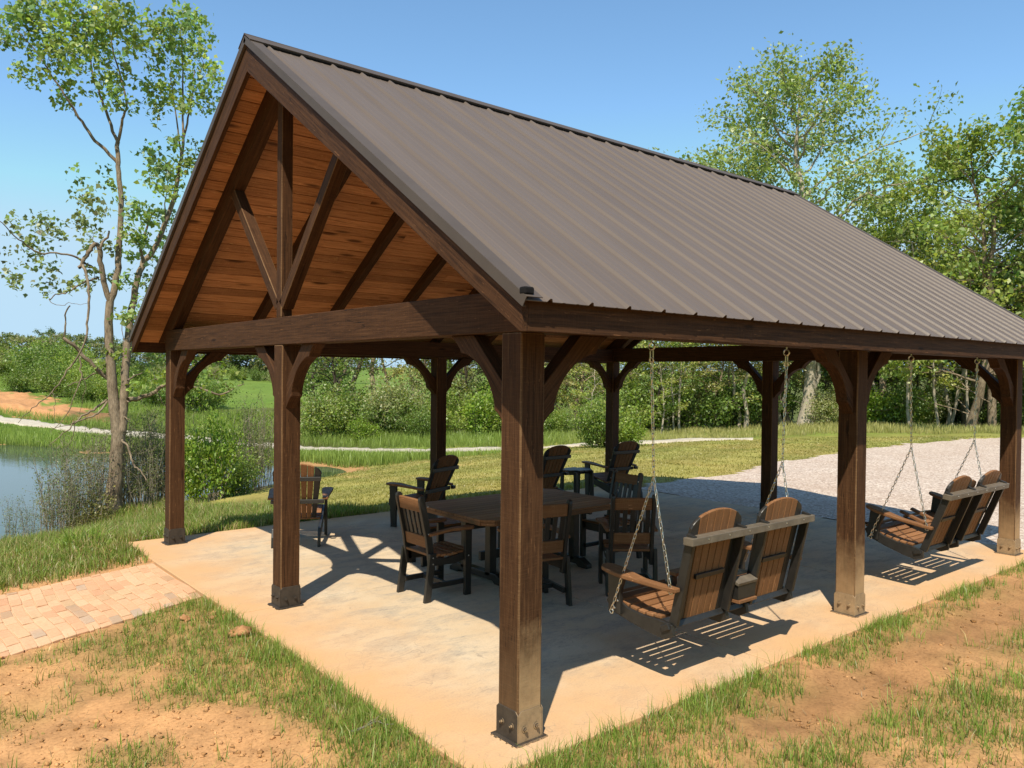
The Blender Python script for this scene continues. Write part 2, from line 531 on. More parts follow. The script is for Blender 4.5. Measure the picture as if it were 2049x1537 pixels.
posts = [(0, 0), (0, YM), (0, W), (XM, 0), (L, 0), (XM, W), (L, W), (L, YM)]
for i, (x, y) in enumerate(posts):
    p = part(MB().box(x - hs, x + hs, y - hs, y + hs, .012, HB), "post", M['timber_post'], bevel=.010, edge=M['timber_edge'])
    b = MB(); q = hs + .0065; h = .198
    # steel saddle: four side plates with rounded upper corners, and a ragged flange on the slab
    for (nx, ny) in ((-1, 0), (0, -1), (1, 0), (0, 1)):
        e1 = np.array([-ny, nx, 0.0]); c = np.array([x + nx * (hs + .004), y + ny * (hs + .004), 0])
        hw = hs + (.0075 if nx else -.0005)
        b.prism([(-hw, .008), (hw, .008), (hw, h - .02), (hw - .02, h), (-hw + .02, h), (-hw, h - .02)], c, e1, (0, 0, 1), (nx, ny, 0), .006)
    b.box(x - hs - .032, x + hs + .032, y - hs - .032, y + hs + .032, .0015, .009)
    for j in range(14):
        a = rnd.uniform(-.11, .11); sd_ = j % 2
        cx_, cy_ = (x + a, y - hs - .034) if sd_ else (x - hs - .034, y + a)
        b.box(cx_ - .012, cx_ + .012, cy_ - .004, cy_ + .004, .0012, .0075)
    bo = b.build("post_bracket", M['steel'], p, .0015, seg=1)
    for (nx, ny) in ((-1, 0), (0, -1), (1, 0), (0, 1)):
        for sgn in (-1, 1):
            e1 = np.array([-ny, nx, 0.0]); nn = np.array([nx, ny, 0.0])
            zz = .10 if nx else .085
            c = np.array([x, y, 0]) + nn * (hs + .007) + e1 * .047 * sgn + np.array([0, 0, zz])
            bb = MB()
            bb.tube([c, c + nn * .004], [.021, .021], 14)
            hexr = .0135
            bb.prism([(hexr * math.cos(t * math.pi / 3), hexr * math.sin(t * math.pi / 3)) for t in range(6)], c + nn * .010, e1, (0, 0, 1), nn, .013)
            bb.tube([c + nn * .012, c + nn * .024], [.0075, .007], 8)
            bb.build("bolt", M['steel'], p)

# knee braces: straight upper edge, arched underside with a small step at each end
arc = []
for t in range(13):
    a = R_(15 + 60 * t / 12); r = .455
    arc.append((.56 - r * math.cos(a), .56 - r * math.sin(a)))
brace_poly = [(0, .345), (0, .60), (.04, .545), (.085, .500), (.118, .482)] + arc + [(.482, .118), (.500, .085), (.545, .04), (.60, 0), (.345, 0)]


def brace(x, y, dx, dy):
    o = np.array([x + dx * hs, y + dy * hs, HB])
    mb = MB().prism(brace_poly, o, (dx, dy, 0), (0, 0, -1), (dy, -dx, 0), .112, grain=0)
    # grain runs along the diagonal of the brace
    l = mb.lc[0].copy(); mb.lc[0][:, 0] = (l[:, 0] - l[:, 1]) * .707; mb.lc[0][:, 1] = (l[:, 0] + l[:, 1]) * .707
    part(mb, "knee_brace", M['timber'], bevel=.005)


for x, y in posts:
    if x in (0, L):
        if y < W: brace(x, y, 0, 1)
        if y > 0: brace(x, y, 0, -1)
    if y in (0, W):
        if x < L: brace(x, y, 1, 0)
        if x > 0: brace(x, y, -1, 0)

# beams: two tie beams across the gables, two eave beams along the sides
TB = 2.745
for x in (0, L):
    part(MB().box(x - hs - .002, x + hs + .002, -hs - .012, W + hs + .012, HB + .001, TB), "tie_beam", M['timber'])
for y in (0, W):
    part(MB().box(hs + .003, L - hs - .003, y - hs, y + hs, HB + .0015, TB - .02), "eave_beam", M['timber'])


def zc(y, off):
    return ZR - off - MS * abs(y - YM)


CE = .105      # vertical distance from the metal down to the underside of the boards
# trusses
TD = .25       # vertical depth of rafters
for x in (-.037, L + .037):
    part(MB().box(x - .056, x + .056, YM - .056, YM + .056, TB + .001, zc(YM, CE) - .10), "king_post", M['timber'], bevel=.008, edge=M['timber_edge'])
    for s in (-1, 1):
        y0, z0 = YM + s * .045, TB + .11
        y1, z1 = YM + s * 1.24, zc(YM + 1.24, CE + TD) + .04
        part(MB().bar((x, y0, z0), (x, y1, z1), .108, .112, (1, 0, 0)), "truss_strut", M['timber'], bevel=.007, edge=M['timber_edge'])
NR = 8
for i in range(NR + 1):
    x = L * i / NR
    tr = i in (0, NR)
    wd = .12 if tr else .105
    for s in (-1, 1):
        ys = YM + s * .016; ye = YM + s * (YM + (YO - .045 if not tr else YO - .06))
        d = TD if tr else .225
        za, zb = zc(ys, CE + .001), zc(ye, CE + .001)
        lo = HB + .004
        poly = [(ys, za), (ye, zb), (ye, max(zb - d, lo)), (YM + s * (YM + .1), max(zc(YM + YM + .1, CE) - d, lo) if not tr else TB + .002)]
        if tr:
            yt = YM + s * (ZR - CE - d - TB - .002) / MS
            yq = YM + s * (YM + hs + .014)
            poly = [(ys, za), (ye, zb), (ye, 2.60), (yq, 2.60), (yq, TB + .002), (yt, TB + .002), (ys, za - d)]
        else:
            poly = [(ys, za), (ye, zb), (ye, max(zb - d, lo)), (ys, za - d)]
        mb = MB().prism(poly, (x + (0 if not tr else (-.035 if i == 0 else .035)), 0, 0), (0, 1, 0), (0, 0, 1), (1, 0, 0), wd)
        l = mb.lc[0].copy(); c_, s_ = 1 / SL, MS / SL
        mb.lc[0][:, 0] = l[:, 0] * c_ - s * l[:, 1] * s_; mb.lc[0][:, 1] = l[:, 0] * s * s_ + l[:, 1] * c_
        part(mb, "rafter", M['timber'], bevel=.005)
part(MB().box(.09, L - .09, YM - .0145, YM + .0145, zc(YM, CE) - .24, zc(YM, CE) - .012), "ridge_board", M['timber'])

# ceiling: real pine boards with open V joints, one mesh per slope
bw = .137
for s in (-1, 1):
    mb = MB(); dslope = np.array([0, s / SL, -MS / SL]); nrm = np.array([0, s * MS / SL, 1 / SL])
    n = int((YM + YO - .04) * SL / bw) + 1
    for j in range(n):
        a0 = .02 + j * bw; a1 = min(a0 + bw - .006, (YM + YO - .03) * SL)
        if a1 - a0 < .02: continue
        cuts = sorted([XF + .045, XB - .045] + [rnd.uniform(.6, 7.8) for _ in range(rnd.choice((1, 2)))])
        for x0, x1 in zip(cuts[:-1], cuts[1:]):
            c = np.array([(x0 + x1) / 2, YM, zc(YM, CE)]) + dslope * (a0 + a1) / 2 + nrm * (.0125 + rnd.uniform(-.0006, .0006))
            mb.frame(c, (1, 0, 0), dslope, nrm, (x1 - x0) / 2 - .0008, (a1 - a0) / 2, .012)
    part(mb, "ceiling", M['pine'], bevel=.004, seg=1)

# barge boards on both gables, fascia along both eaves
for x0, x1 in ((XF, XF + .042), (XB - .042, XB)):
    for s in (-1, 1):
        ye = YM + s * (YM + YO + .001); ys = YM + s * .0005
        zt = lambda y: zc(y, .045)
        poly = [(ys, zt(ys)), (ye, zt(ye)), (ye, 2.462), (YM + s * (YM + YO - .02), 2.462), (ys, zt(ys) - .262)]
        mb = MB().prism(poly, ((x0 + x1) / 2, 0, 0), (0, 1, 0), (0, 0, 1), (1, 0, 0), x1 - x0)
        l = mb.lc[0].copy(); c_, s_ = 1 / SL, MS / SL
        mb.lc[0][:, 0] = l[:, 0] * c_ - s * l[:, 1] * s_; mb.lc[0][:, 1] = l[:, 0] * s * s_ + l[:, 1] * c_
        part(mb, "barge_board", M['timber'], bevel=.003)
for s in (-1, 1):
    y0 = YM + s * (YM + YO); y1 = YM + s * (YM + YO - .04)
    part(MB().box(XF + .0435, XB - .0435, min(y0, y1), max(y0, y1), 2.464, 2.648), "fascia_board", M['timber'], bevel=.003)

# roof sheets: ribs every .317 m with two faint swages between
roof = MB()
roof_o = None
RS = .317
x_first = .059 - RS
for s in (-1, 1):
    prof = [(XF - .02, 0.0)]
    x = x_first
    while x < XB + .02:
        if XF < x < XB - .03:
            prof += [(x - .021, 0), (x - .007, .0195), (x + .007, .0195), (x + .021, 0)]
            for u in (.105, .212):
                xx = x + u
                if xx < XB - .05:
                    prof += [(xx - .014, 0), (xx - .007, .002), (xx + .007, .002), (xx + .014, 0)]
        x += RS
    prof += [(XB + .02, 0)]
    prof.sort()
    dslope = np.array([0, s / SL, -MS / SL]); nrm = np.array([0, s * MS / SL, 1 / SL])
    top = np.array([0, YM, ZR - .010]) + dslope * .055; bot = np.array([0, YM, ZR - .010]) + dslope * ((YM + YO + .055) * SL)
    v = []; f = []
    m = len(prof)
    for base_, dz in ((top, 0), (bot, 0), (top, -.004), (bot, -.004)):
        for (px, pz) in prof:
            v.append(base_ + np.array([px, 0, 0]) + nrm * (pz + dz))
    for i in range(m - 1):
        f.append((i, i + 1, m + i + 1, m + i) if s < 0 else (i, m + i, m + i + 1, i + 1))
        f.append((2 * m + i, 3 * m + i, 3 * m + i + 1, 2 * m + i + 1))
        f.append((m + i, m + i + 1, 3 * m + i + 1, 3 * m + i))
    ro = part(MB().add(v, f), "roof_panel", M['roof'], bevel=0)
    # dark foam closures between the ribs under the ridge cap
    cl = MB()
    for i in range(m - 1):
        (xa, pa), (xb, pb) = prof[i], prof[i + 1]
    xs_ = [XF] + [p[0] for p in prof if p[1] > .015][::2] + [XB]
    a = top + dslope * .075 + nrm * .011
    cl.frame(a + np.array([(XF + XB) / 2, 0, 0]), (1, 0, 0), dslope, nrm, (XB - XF) / 2 - .01, .03, .0095)
    cl.build("ridge_closure", M['roof_dark'], ro)
cap = MB()
for s in (-1, 1):
    dslope = np.array([0, s / SL, -MS / SL]); nrm = np.array([0, s * MS / SL, 1 / SL])
    o = np.array([(XF + XB) / 2, YM, ZR + .030])
    cap.frame(o + dslope * .082, (1, 0, 0), dslope, nrm, (XB - XF) / 2 + .03, .082, .0022)
    cap.frame(o + dslope * .166 - nrm * .004, (1, 0, 0), dslope, nrm, (XB - XF) / 2 + .03, .0035, .006)
cap.tube([(XF - .03, YM, ZR + .0305), (XB + .03, YM, ZR + .0125)], [.006, .006], 8)
part(cap, "ridge_cap", M['trim'], bevel=0)
for x, sg in ((XF, -1), (XB, 1)):
    for s in (-1, 1):
        tr = MB(); dslope = np.array([0, s / SL, -MS / SL]); nrm = np.array([0, s * MS / SL, 1 / SL])
        Ls = (YM + YO + .06) * SL / 2
        mid = np.array([x, YM, ZR + .002]) + dslope * Ls
        tr.frame(mid + np.array([-sg * .034, 0, 0]) + nrm * .010, dslope, (1, 0, 0), nrm, Ls, .056, .0022)          # top flange
        tr.frame(mid + np.array([sg * .0235, 0, 0]) - nrm * .020, dslope, (1, 0, 0), nrm, Ls, .0022, .031)          # face
        tr.frame(mid + np.array([sg * .0125, 0, 0]) - nrm * .051, dslope, (1, 0, 0), nrm, Ls - .004, .0105, .0022)  # drip lip
        part(tr, "rake_trim", M['trim'], bevel=0)
for s in (-1, 1):
    y = YM + s * (YM + YO + .028)
    part(MB().box(XF - .028, XF + .04, y - .028, y + .024, 2.655, 2.698), "trim_end_cap", M['roof_dark'], bevel=.010)

# ================================================================== SLAB AND PATH
slab_x0, slab_x1, slab_y0, slab_y1 = -.50, 8.62, -.30, 7.32
sb = MB()
J = 2.37


def slab_panel(x0, x1, y0, y1):
    sb.box(x0 + .006, x1 - .006, y0 + .006, y1 - .006, -.16, 0)


xs = [slab_x0, J, 5.45, slab_x1]; ys = [slab_y0, YM, slab_y1]
for a, b in zip(xs[:-1], xs[1:]):
    for c_, d_ in zip(ys[:-1], ys[1:]):
        slab_panel(a, b, c_, d_)
slab = sb.build("concrete_slab", M['concrete'], None, .006)
tag(slab, kind="structure", label="tan dusty concrete slab under the pavilion", cat="slab")
gap = MB().box(slab_x0 + .02, slab_x1 - .02, slab_y0 + .02, slab_y1 - .02, -.2, -.012).build("slab_joints", M['clod'], None)
tag(gap, kind="structure")

# brick path leading off to the left, bricks laid in running bond with rough joints
pb = MB()
A0, A1 = np.array([-.52, 4.27]), np.array([-.52, 6.02])       # at the slab
B0, B1 = np.array([-5.2, 2.55]), np.array([-5.2, 4.75])        # off to the left
ncol = 46; nrow = 8.3
for j in range(ncol):
    u0, u1 = j / ncol, (j + 1) / ncol
    s_ = -(.5 if j % 2 else 0)
    while s_ < nrow:
        a, b = max(0, s_) / nrow, min(nrow, s_ + 1) / nrow
        if b - a > .02:
            q = []
            for (u, vv) in ((u0 + .0007, a + .002), (u1 - .0007, a + .002), (u1 - .0007, b - .002), (u0 + .0007, b - .002)):
                p = (A0 * (1 - u) + B0 * u) * (1 - vv) + (A1 * (1 - u) + B1 * u) * vv
                wv = .02 * math.sin(vv * 7 + u * 3)
                q.append((p[0] + wv + rnd.uniform(-.003, .003), p[1] - .10 * math.sin(u * math.pi) + rnd.uniform(-.003, .003)))
            zt = -.006 + rnd.uniform(-.004, .004)
            tl = rnd.uniform(-.003, .003)
            v = [(x, y, -.09) for x, y in q] + [(x, y, zt + (tl if i in (0, 3) else -tl)) for i, (x, y) in enumerate(q)]
            pb.add(v, [(0, 1, 2, 3), (7, 6, 5, 4), (0, 4, 5, 1), (1, 5, 6, 2), (2, 6, 7, 3), (3, 7, 4, 0)])
        s_ += 1
qq = [(A0[0], A0[1] + .02, -.02), (A1[0], A1[1] - .02, -.02)]
sand = []
for kx_ in range(9):
    u = kx_ / 8
    for E0, E1, sg in ((A0, B0, .02), (A1, B1, -.02)):
        p = E0 * (1 - u) + E1 * u
        sand.append((p[0], p[1] - .10 * math.sin(u * math.pi) + sg, -.0155))
pb.add(sand, [(2 * i, 2 * i + 1, 2 * i + 3, 2 * i + 2) for i in range(8)])
po = pb.build("path", M['brick'], None, .006)
tag(po, kind="structure", label="dusty brick path running off to the left of the slab", cat="path")

# ================================================================== FURNITURE
BK, BR = M['black_poly'], M['brown_poly']


def dining_chair(loc, rz, label):
    """front looks along local +Y"""
    r = empty("dining_chair", loc, rz, label, "chair", "dining chairs around the table")
    hw = .245
    for s in (-1, 1):
        MB().prism([(-.285, 0), (-.215, 0), (-.150, .47), (-.225, .47)], (s * hw, 0, 0), (0, 1, 0), (0, 0, 1), (1, 0, 0), .036, 1).build("leg", BK, r, .004)
        post = [(-.205, .30), (-.14, .30), (-.175, .60), (-.262, .98)]
        top = [(-.262 - .034 + .034 * math.cos(a), 1.00 + .036 * math.sin(a)) for a in [R_(t) for t in range(0, 181, 30)]]
        MB().prism(post + top + [(-.330, .98), (-.245, .60)], (s * (hw - .036), 0, 0), (0, 1, 0), (0, 0, 1), (1, 0, 0), .034, 1).build("back_post", BK, r, .004)
        MB().box(s * (hw - .003) - .019, s * (hw - .003) + .019, .20, .275, 0, .655, 2).build("leg", BK, r, .004)
        # arm: narrow at the back, wide rounded paddle in front
        pl = [(-.225, -.022), (.02, -.030), (.14, -.048), (.26, -.052), (.30, -.03), (.30, .03), (.26, .052), (.14, .048), (.02, .030), (-.225, .022)]
        arm = MB().prism([(a, b) for a, b in pl], (s * hw, 0, .672), (0, 1, 0), (1, 0, 0), (0, 0, 1), .030)
        v = arm.v[0]; v[:, 2] += np.where(v[:, 1] < 0, (v[:, 1] * .06), 0) + .012 * np.sin((v[:, 1] + .2) * 5)
        arm.build("armrest", BR, r, .006)
        MB().box(s * (hw - .036) - .017, s * (hw - .036) + .017, -.22, .235, .115, .165).build("stretcher", BK, r, .003)
        ap = [(-.19, .455), (-.12, .415), (0, .40), (.12, .415), (.235, .445), (.235, .36), (.1, .33), (-.19, .34)]
        MB().prism(ap, (s * (hw - .038), 0, 0), (0, 1, 0), (0, 0, 1), (1, 0, 0), .03).build("apron", BK, r, .003)
        bolts = MB()
        for (yy, zz) in ((-.19, .37), (-.19, .43), (.237, .40), (-.22, .66), (-.235, .93)):
            bolts.tube([(s * (hw + (.0185 if zz < .6 else -.018)), yy, zz), (s * (hw + (.0225 if zz < .6 else -.014)), yy, zz)], [.008, .006], 8)
        bolts.build("bolt_heads", M['zinc'], r)
    MB().box(-hw + .057, hw - .057, -.015, .015, .117, .163).build("stretcher", BK, r, .003)
    MB().box(-hw + .057, hw - .057, .215, .245, .34, .43).build("apron", BK, r, .003)
    seat = MB(); n = 7
    for i in range(n):
        y = -.185 + i * .071
        z = .462 - .032 * math.sin((i + .6) / n * math.pi) + (.0 if i < n - 1 else -.004)
        seat.box(-hw + .02, hw - .02, y - .031, y + .031, z - .012, z + .012)
    seat.build("seat", BR, r, .004)
    for (za, zb, nm, ya, yb) in ((.875, 1.0, "top_rail", -.276, -.298), (.515, .635, "lower_rail", -.200, -.215)):
        MB().bar((-hw + .054, (ya + yb) / 2, (za + zb) / 2), (hw - .054, (ya + yb) / 2, (za + zb) / 2), .034, zb - za, (0, -.14, 1)).build(nm, BR, r, .008)
    sl = MB()
    for i in range(5):
        x = -.155 + i * .0775
        sl.bar((x, -.205, .60), (x, -.275, .90), .018, .046, (1, 0, 0))
    sl.build("back_slats", BK, r, .003)
    return r


def fan_back(mb_b, mb_k, cx, base_w, top_w, z0, y0, z1, y1, crown=.17, n=5, edge=True, t=.026):
    """fan of slats from (y0,z0) up to (y1,z1), round top; black outer slats"""
    d = np.array([0, y1 - y0, z1 - z0]); Lb = np.linalg.norm(d); d /= Lb
    nrm = np.cross((1, 0, 0), d)
    tot = n + (2 if edge else 0)
    for i in range(tot):
        a0, a1 = -1 + 2 * i / tot, -1 + 2 * (i + 1) / tot
        g = .0035
        def X(a, h): return a * (base_w + (top_w - base_w) * h) / 2
        def top(a): return Lb - crown * (1 - math.sqrt(max(0, 1 - (a * .985) ** 2)))
        poly = [(X(a0, 0) + g, 0), (X(a1, 0) - g, 0)]
        for k_ in range(6):
            a = a1 + (a0 - a1) * k_ / 5
            xx = X(a, 1); xx = min(max(xx, X(a0, 1) + g), X(a1, 1) - g)
            poly.append((xx, top(a)))
        tgt = mb_k[0 if i == 0 else 1] if (edge and i in (0, tot - 1)) else mb_b
        tgt.prism(poly, (cx, y0, z0), (1, 0, 0), d, nrm, t, 1)
    return d, nrm, Lb


def adirondack(loc, rz, label):
    r = empty("adirondack_chair", loc, rz, label, "chair", "lounge chairs facing the pond")
    b, kx = MB(), (MB(), MB())
    fan_back(b, kx, 0, .44, .62, .30, -.16, 1.06, -.50, .16)
    b.build("backrest", BR, r, .005); [q_.build("outer_slat", BK, r, .005) for q_ in kx]
    MB().box(-.30, .30, -.465, -.43, .83, .885).build("back_rail", BK, r, .005)
    MB().box(-.27, .27, -.335, -.30, .52, .575).build("back_rail", BK, r, .005)
    st = MB()
    for i in range(7):
        y = -.15 + i * .082
        z = .31 + .10 * (i / 6) ** .8 + (.0 if i < 6 else -.03)
        st.bar((-.275, y, z), (.275, y, z), .07, .024, (0, -.25, 1) if i < 6 else (0, .8, 1))
    st.build("seat", BR, r, .005)
    for s in (-1, 1):
        # side board: seat rail sweeping down to a rear foot
        MB().prism([(.36, .30), (.36, .41), (.28, .40), (.0, .33), (-.2, .28), (-.42, .18), (-.47, .0), (-.55, .0), (-.50, .17), (-.44, .28), (-.3, .33)][:0] or
                   [(.36, .40), (.36, .30), (-.05, .20), (-.30, .13), (-.44, .11), (-.47, 0), (-.56, 0), (-.545, .13), (-.50, .235), (-.30, .27), (0, .32)],
                   (s * .285, 0, 0), (0, 1, 0), (0, 0, 1), (1, 0, 0), .036).build("side_board", BK, r, .005)
        MB().prism([(.20, 0), (.29, 0), (.32, .61), (.19, .61)], (s * .322, 0, 0), (0, 1, 0), (0, 0, 1), (1, 0, 0), .036, 1).build("leg", BK, r, .004)
        pl = [(-.31, -.035), (-.1, -.05), (.15, -.075), (.28, -.075), (.34, -.045), (.34, .045), (.28, .075), (.15, .075), (-.1, .05), (-.31, .035)]
        a = MB().prism(pl, (s * .345, 0, .627), (0, 1, 0), (1, 0, 0), (0, 0, 1), .03)
        v = a.v[0]; v[:, 2] += np.where(v[:, 1] < .15, (v[:, 1] - .15) * .09, 0)
        a.build("armrest", BR, r, .006)
        MB().bar((s * .335, -.36, .555), (s * .27, -.36, .555), .05, .05).build("arm_block", BK, r, .004)
    MB().box(-.265, .265, .33, .36, .28, .38).build("apron", BK, r, .004)
    return r


def side_table(loc, rz, label):
    r = empty("side_table", loc, rz, label, "table")
    t = MB()
    for i in range(5):
        x = -.22 + i * .11; hl = [.14, .22, .235, .22, .14][i]
        t.prism([(x - .0525, -hl + (.05 if i == 0 else 0)), (x + .0525, -hl + (.05 if i == 4 else 0)), (x + .0525, hl - (.05 if i == 4 else 0)), (x - .0525, hl - (.05 if i == 0 else 0))],
                (0, 0, .545), (1, 0, 0), (0, 1, 0), (0, 0, 1), .028, 1)
    t.build("table_top", BK, r, .005)
    MB().box(-.19, .19, -.02, .02, .46, .53).build("apron", BK, r, .004)
    for sx in (-1, 1):
        MB().box(sx * .19 - .018, sx * .19 + .018, -.17, .17, .47, .53).build("apron", BK, r, .004)
        for sy in (-1, 1):
            MB().bar((sx * .21, sy * .175, 0), (sx * .21, sy * .155, .53), .07, .035, (1, 0, 0)).build("leg", BK, r, .004)
    return r


def table(loc, label):
    r = empty("dining_table", loc, 0, label, "table")
    hx, hy, ch = 1.035, .68, .105
    t = MB(); n = 12
    for i in range(n):
        y0 = -hy + i * 2 * hy / n; y1 = y0 + 2 * hy / n - .005
        def ext(y):
            return hx - max(0, abs(y) - (hy - ch))
        t.prism([(-ext(y0), y0), (ext(y0), y0), (ext(y1), y1), (-ext(y1), y1)], (0, 0, .748), (1, 0, 0), (0, 1, 0), (0, 0, 1), .026)
    t.build("table_top", BR, r, .004)
    rim = MB()
    co = [(-hx + ch, -hy), (hx - ch, -hy), (hx, -hy + ch), (hx, hy - ch), (hx - ch, hy), (-hx + ch, hy), (-hx, hy - ch), (-hx, -hy + ch)]
    for (a, b) in zip(co, co[1:] + co[:1]):
        a = np.array(a) * .985; b = np.array(b) * .985
        rim.bar((a[0], a[1], .716), (b[0], b[1], .716), .03, .036)
    rim.build("rim", BR, r, .003)
    for s in (-1, 1):
        MB().box(s * .62 - .02, s * .62 + .02, -.5, .5, .63, .73).build("cross_beam", BK, r, .004)
        for y in (-.22, .22):
            MB().box(s * .62 - .045, s * .62 + .045, y - .045, y + .045, .07, .63).build("leg", BK, r, .005)
        MB().prism([(-.48, 0), (-.34, 0), (-.30, .03), (.30, .03), (.34, 0), (.48, 0), (.48, .045), (.36, .11), (-.36, .11), (-.48, .045)], (s * .62, 0, 0), (0, 1, 0), (0, 0, 1), (1, 0, 0), .09).build("foot", BK, r, .008)
    MB().box(-.6, .6, -.02, .02, .18, .28).build("stretcher", BK, r, .004)
    MB().box(-.662, -.664, -.49, -.40, .655, .70).build("maker_label", M['label'], r)
    return r


TX, TY = 2.70, 3.17
table((TX, TY, 0), "long brown slatted dining table with clipped corners in the pavilion's shade")
# chairs: end chair on the left, two on the near side, one at the far end, one across
ch_specs = [
    ((1.35, 2.945, 0), -90, "brown and black armchair at the left end of the table, nearest the sunlit slab"),
    ((1.97, 2.10, 0), -14, "armchair on the near side of the table half hidden behind the front corner post"),
    ((3.03, 1.85, 0), -37, "armchair on the near side of the table seen behind the first swing's chains"),
    ((3.95, 2.95, 0), 90, "armchair at the far right end of the table with its back to the gravel lot"),
]
for p, a, lb in ch_specs:
    dining_chair(p, R_(a), lb)
# low slatted bench pushed under the far side of the table
bn = empty("slatted_bench", (2.45, 4.06, 0), 0, "low slatted bench pushed under the far long side of the dining table", "bench")
t = MB()
for i in range(5):
    t.box(-.62, .62, -.17 + i * .085 - .038, -.17 + i * .085 + .038, .442, .468)
t.build("seat", BR, bn, .004)
for s in (-1, 1):
    MB().box(-.58, .58, s * .17 - .015, s * .17 + .015, .36, .44).build("apron", BK, bn, .003)
    MB().box(s * .57 - .04, s * .57 + .04, -.15, -.11, 0, .44, 2).build("leg", BK, bn, .004)
    MB().box(s * .57 - .04, s * .57 + .04, .11, .15, 0, .44, 2).build("leg", BK, bn, .004)

ad = [
    ((1.39, 6.20, 0), math.atan2(.5, .87), "adirondack chair facing the pond, half hidden by the middle post of the front gable"),
    ((3.20, 6.04, 0), math.atan2(-.33, .94), "adirondack chair turned toward the pond beside the middle post of the far side"),
    ((5.76, 6.32, 0), 0.03, "adirondack chair left of the small side table, partly behind the front corner post"),
    ((7.45, 6.27, 0), -.08, "adirondack chair beside the far corner post, on the right of the small side table"),
]
for p, a, lb in ad:
    adirondack(p, -a if p[0] < 2 else (-a if p[0] < 4 else a), lb)
side_table((6.68, 6.34, 0), .05, "small dark side table standing between two adirondack chairs")


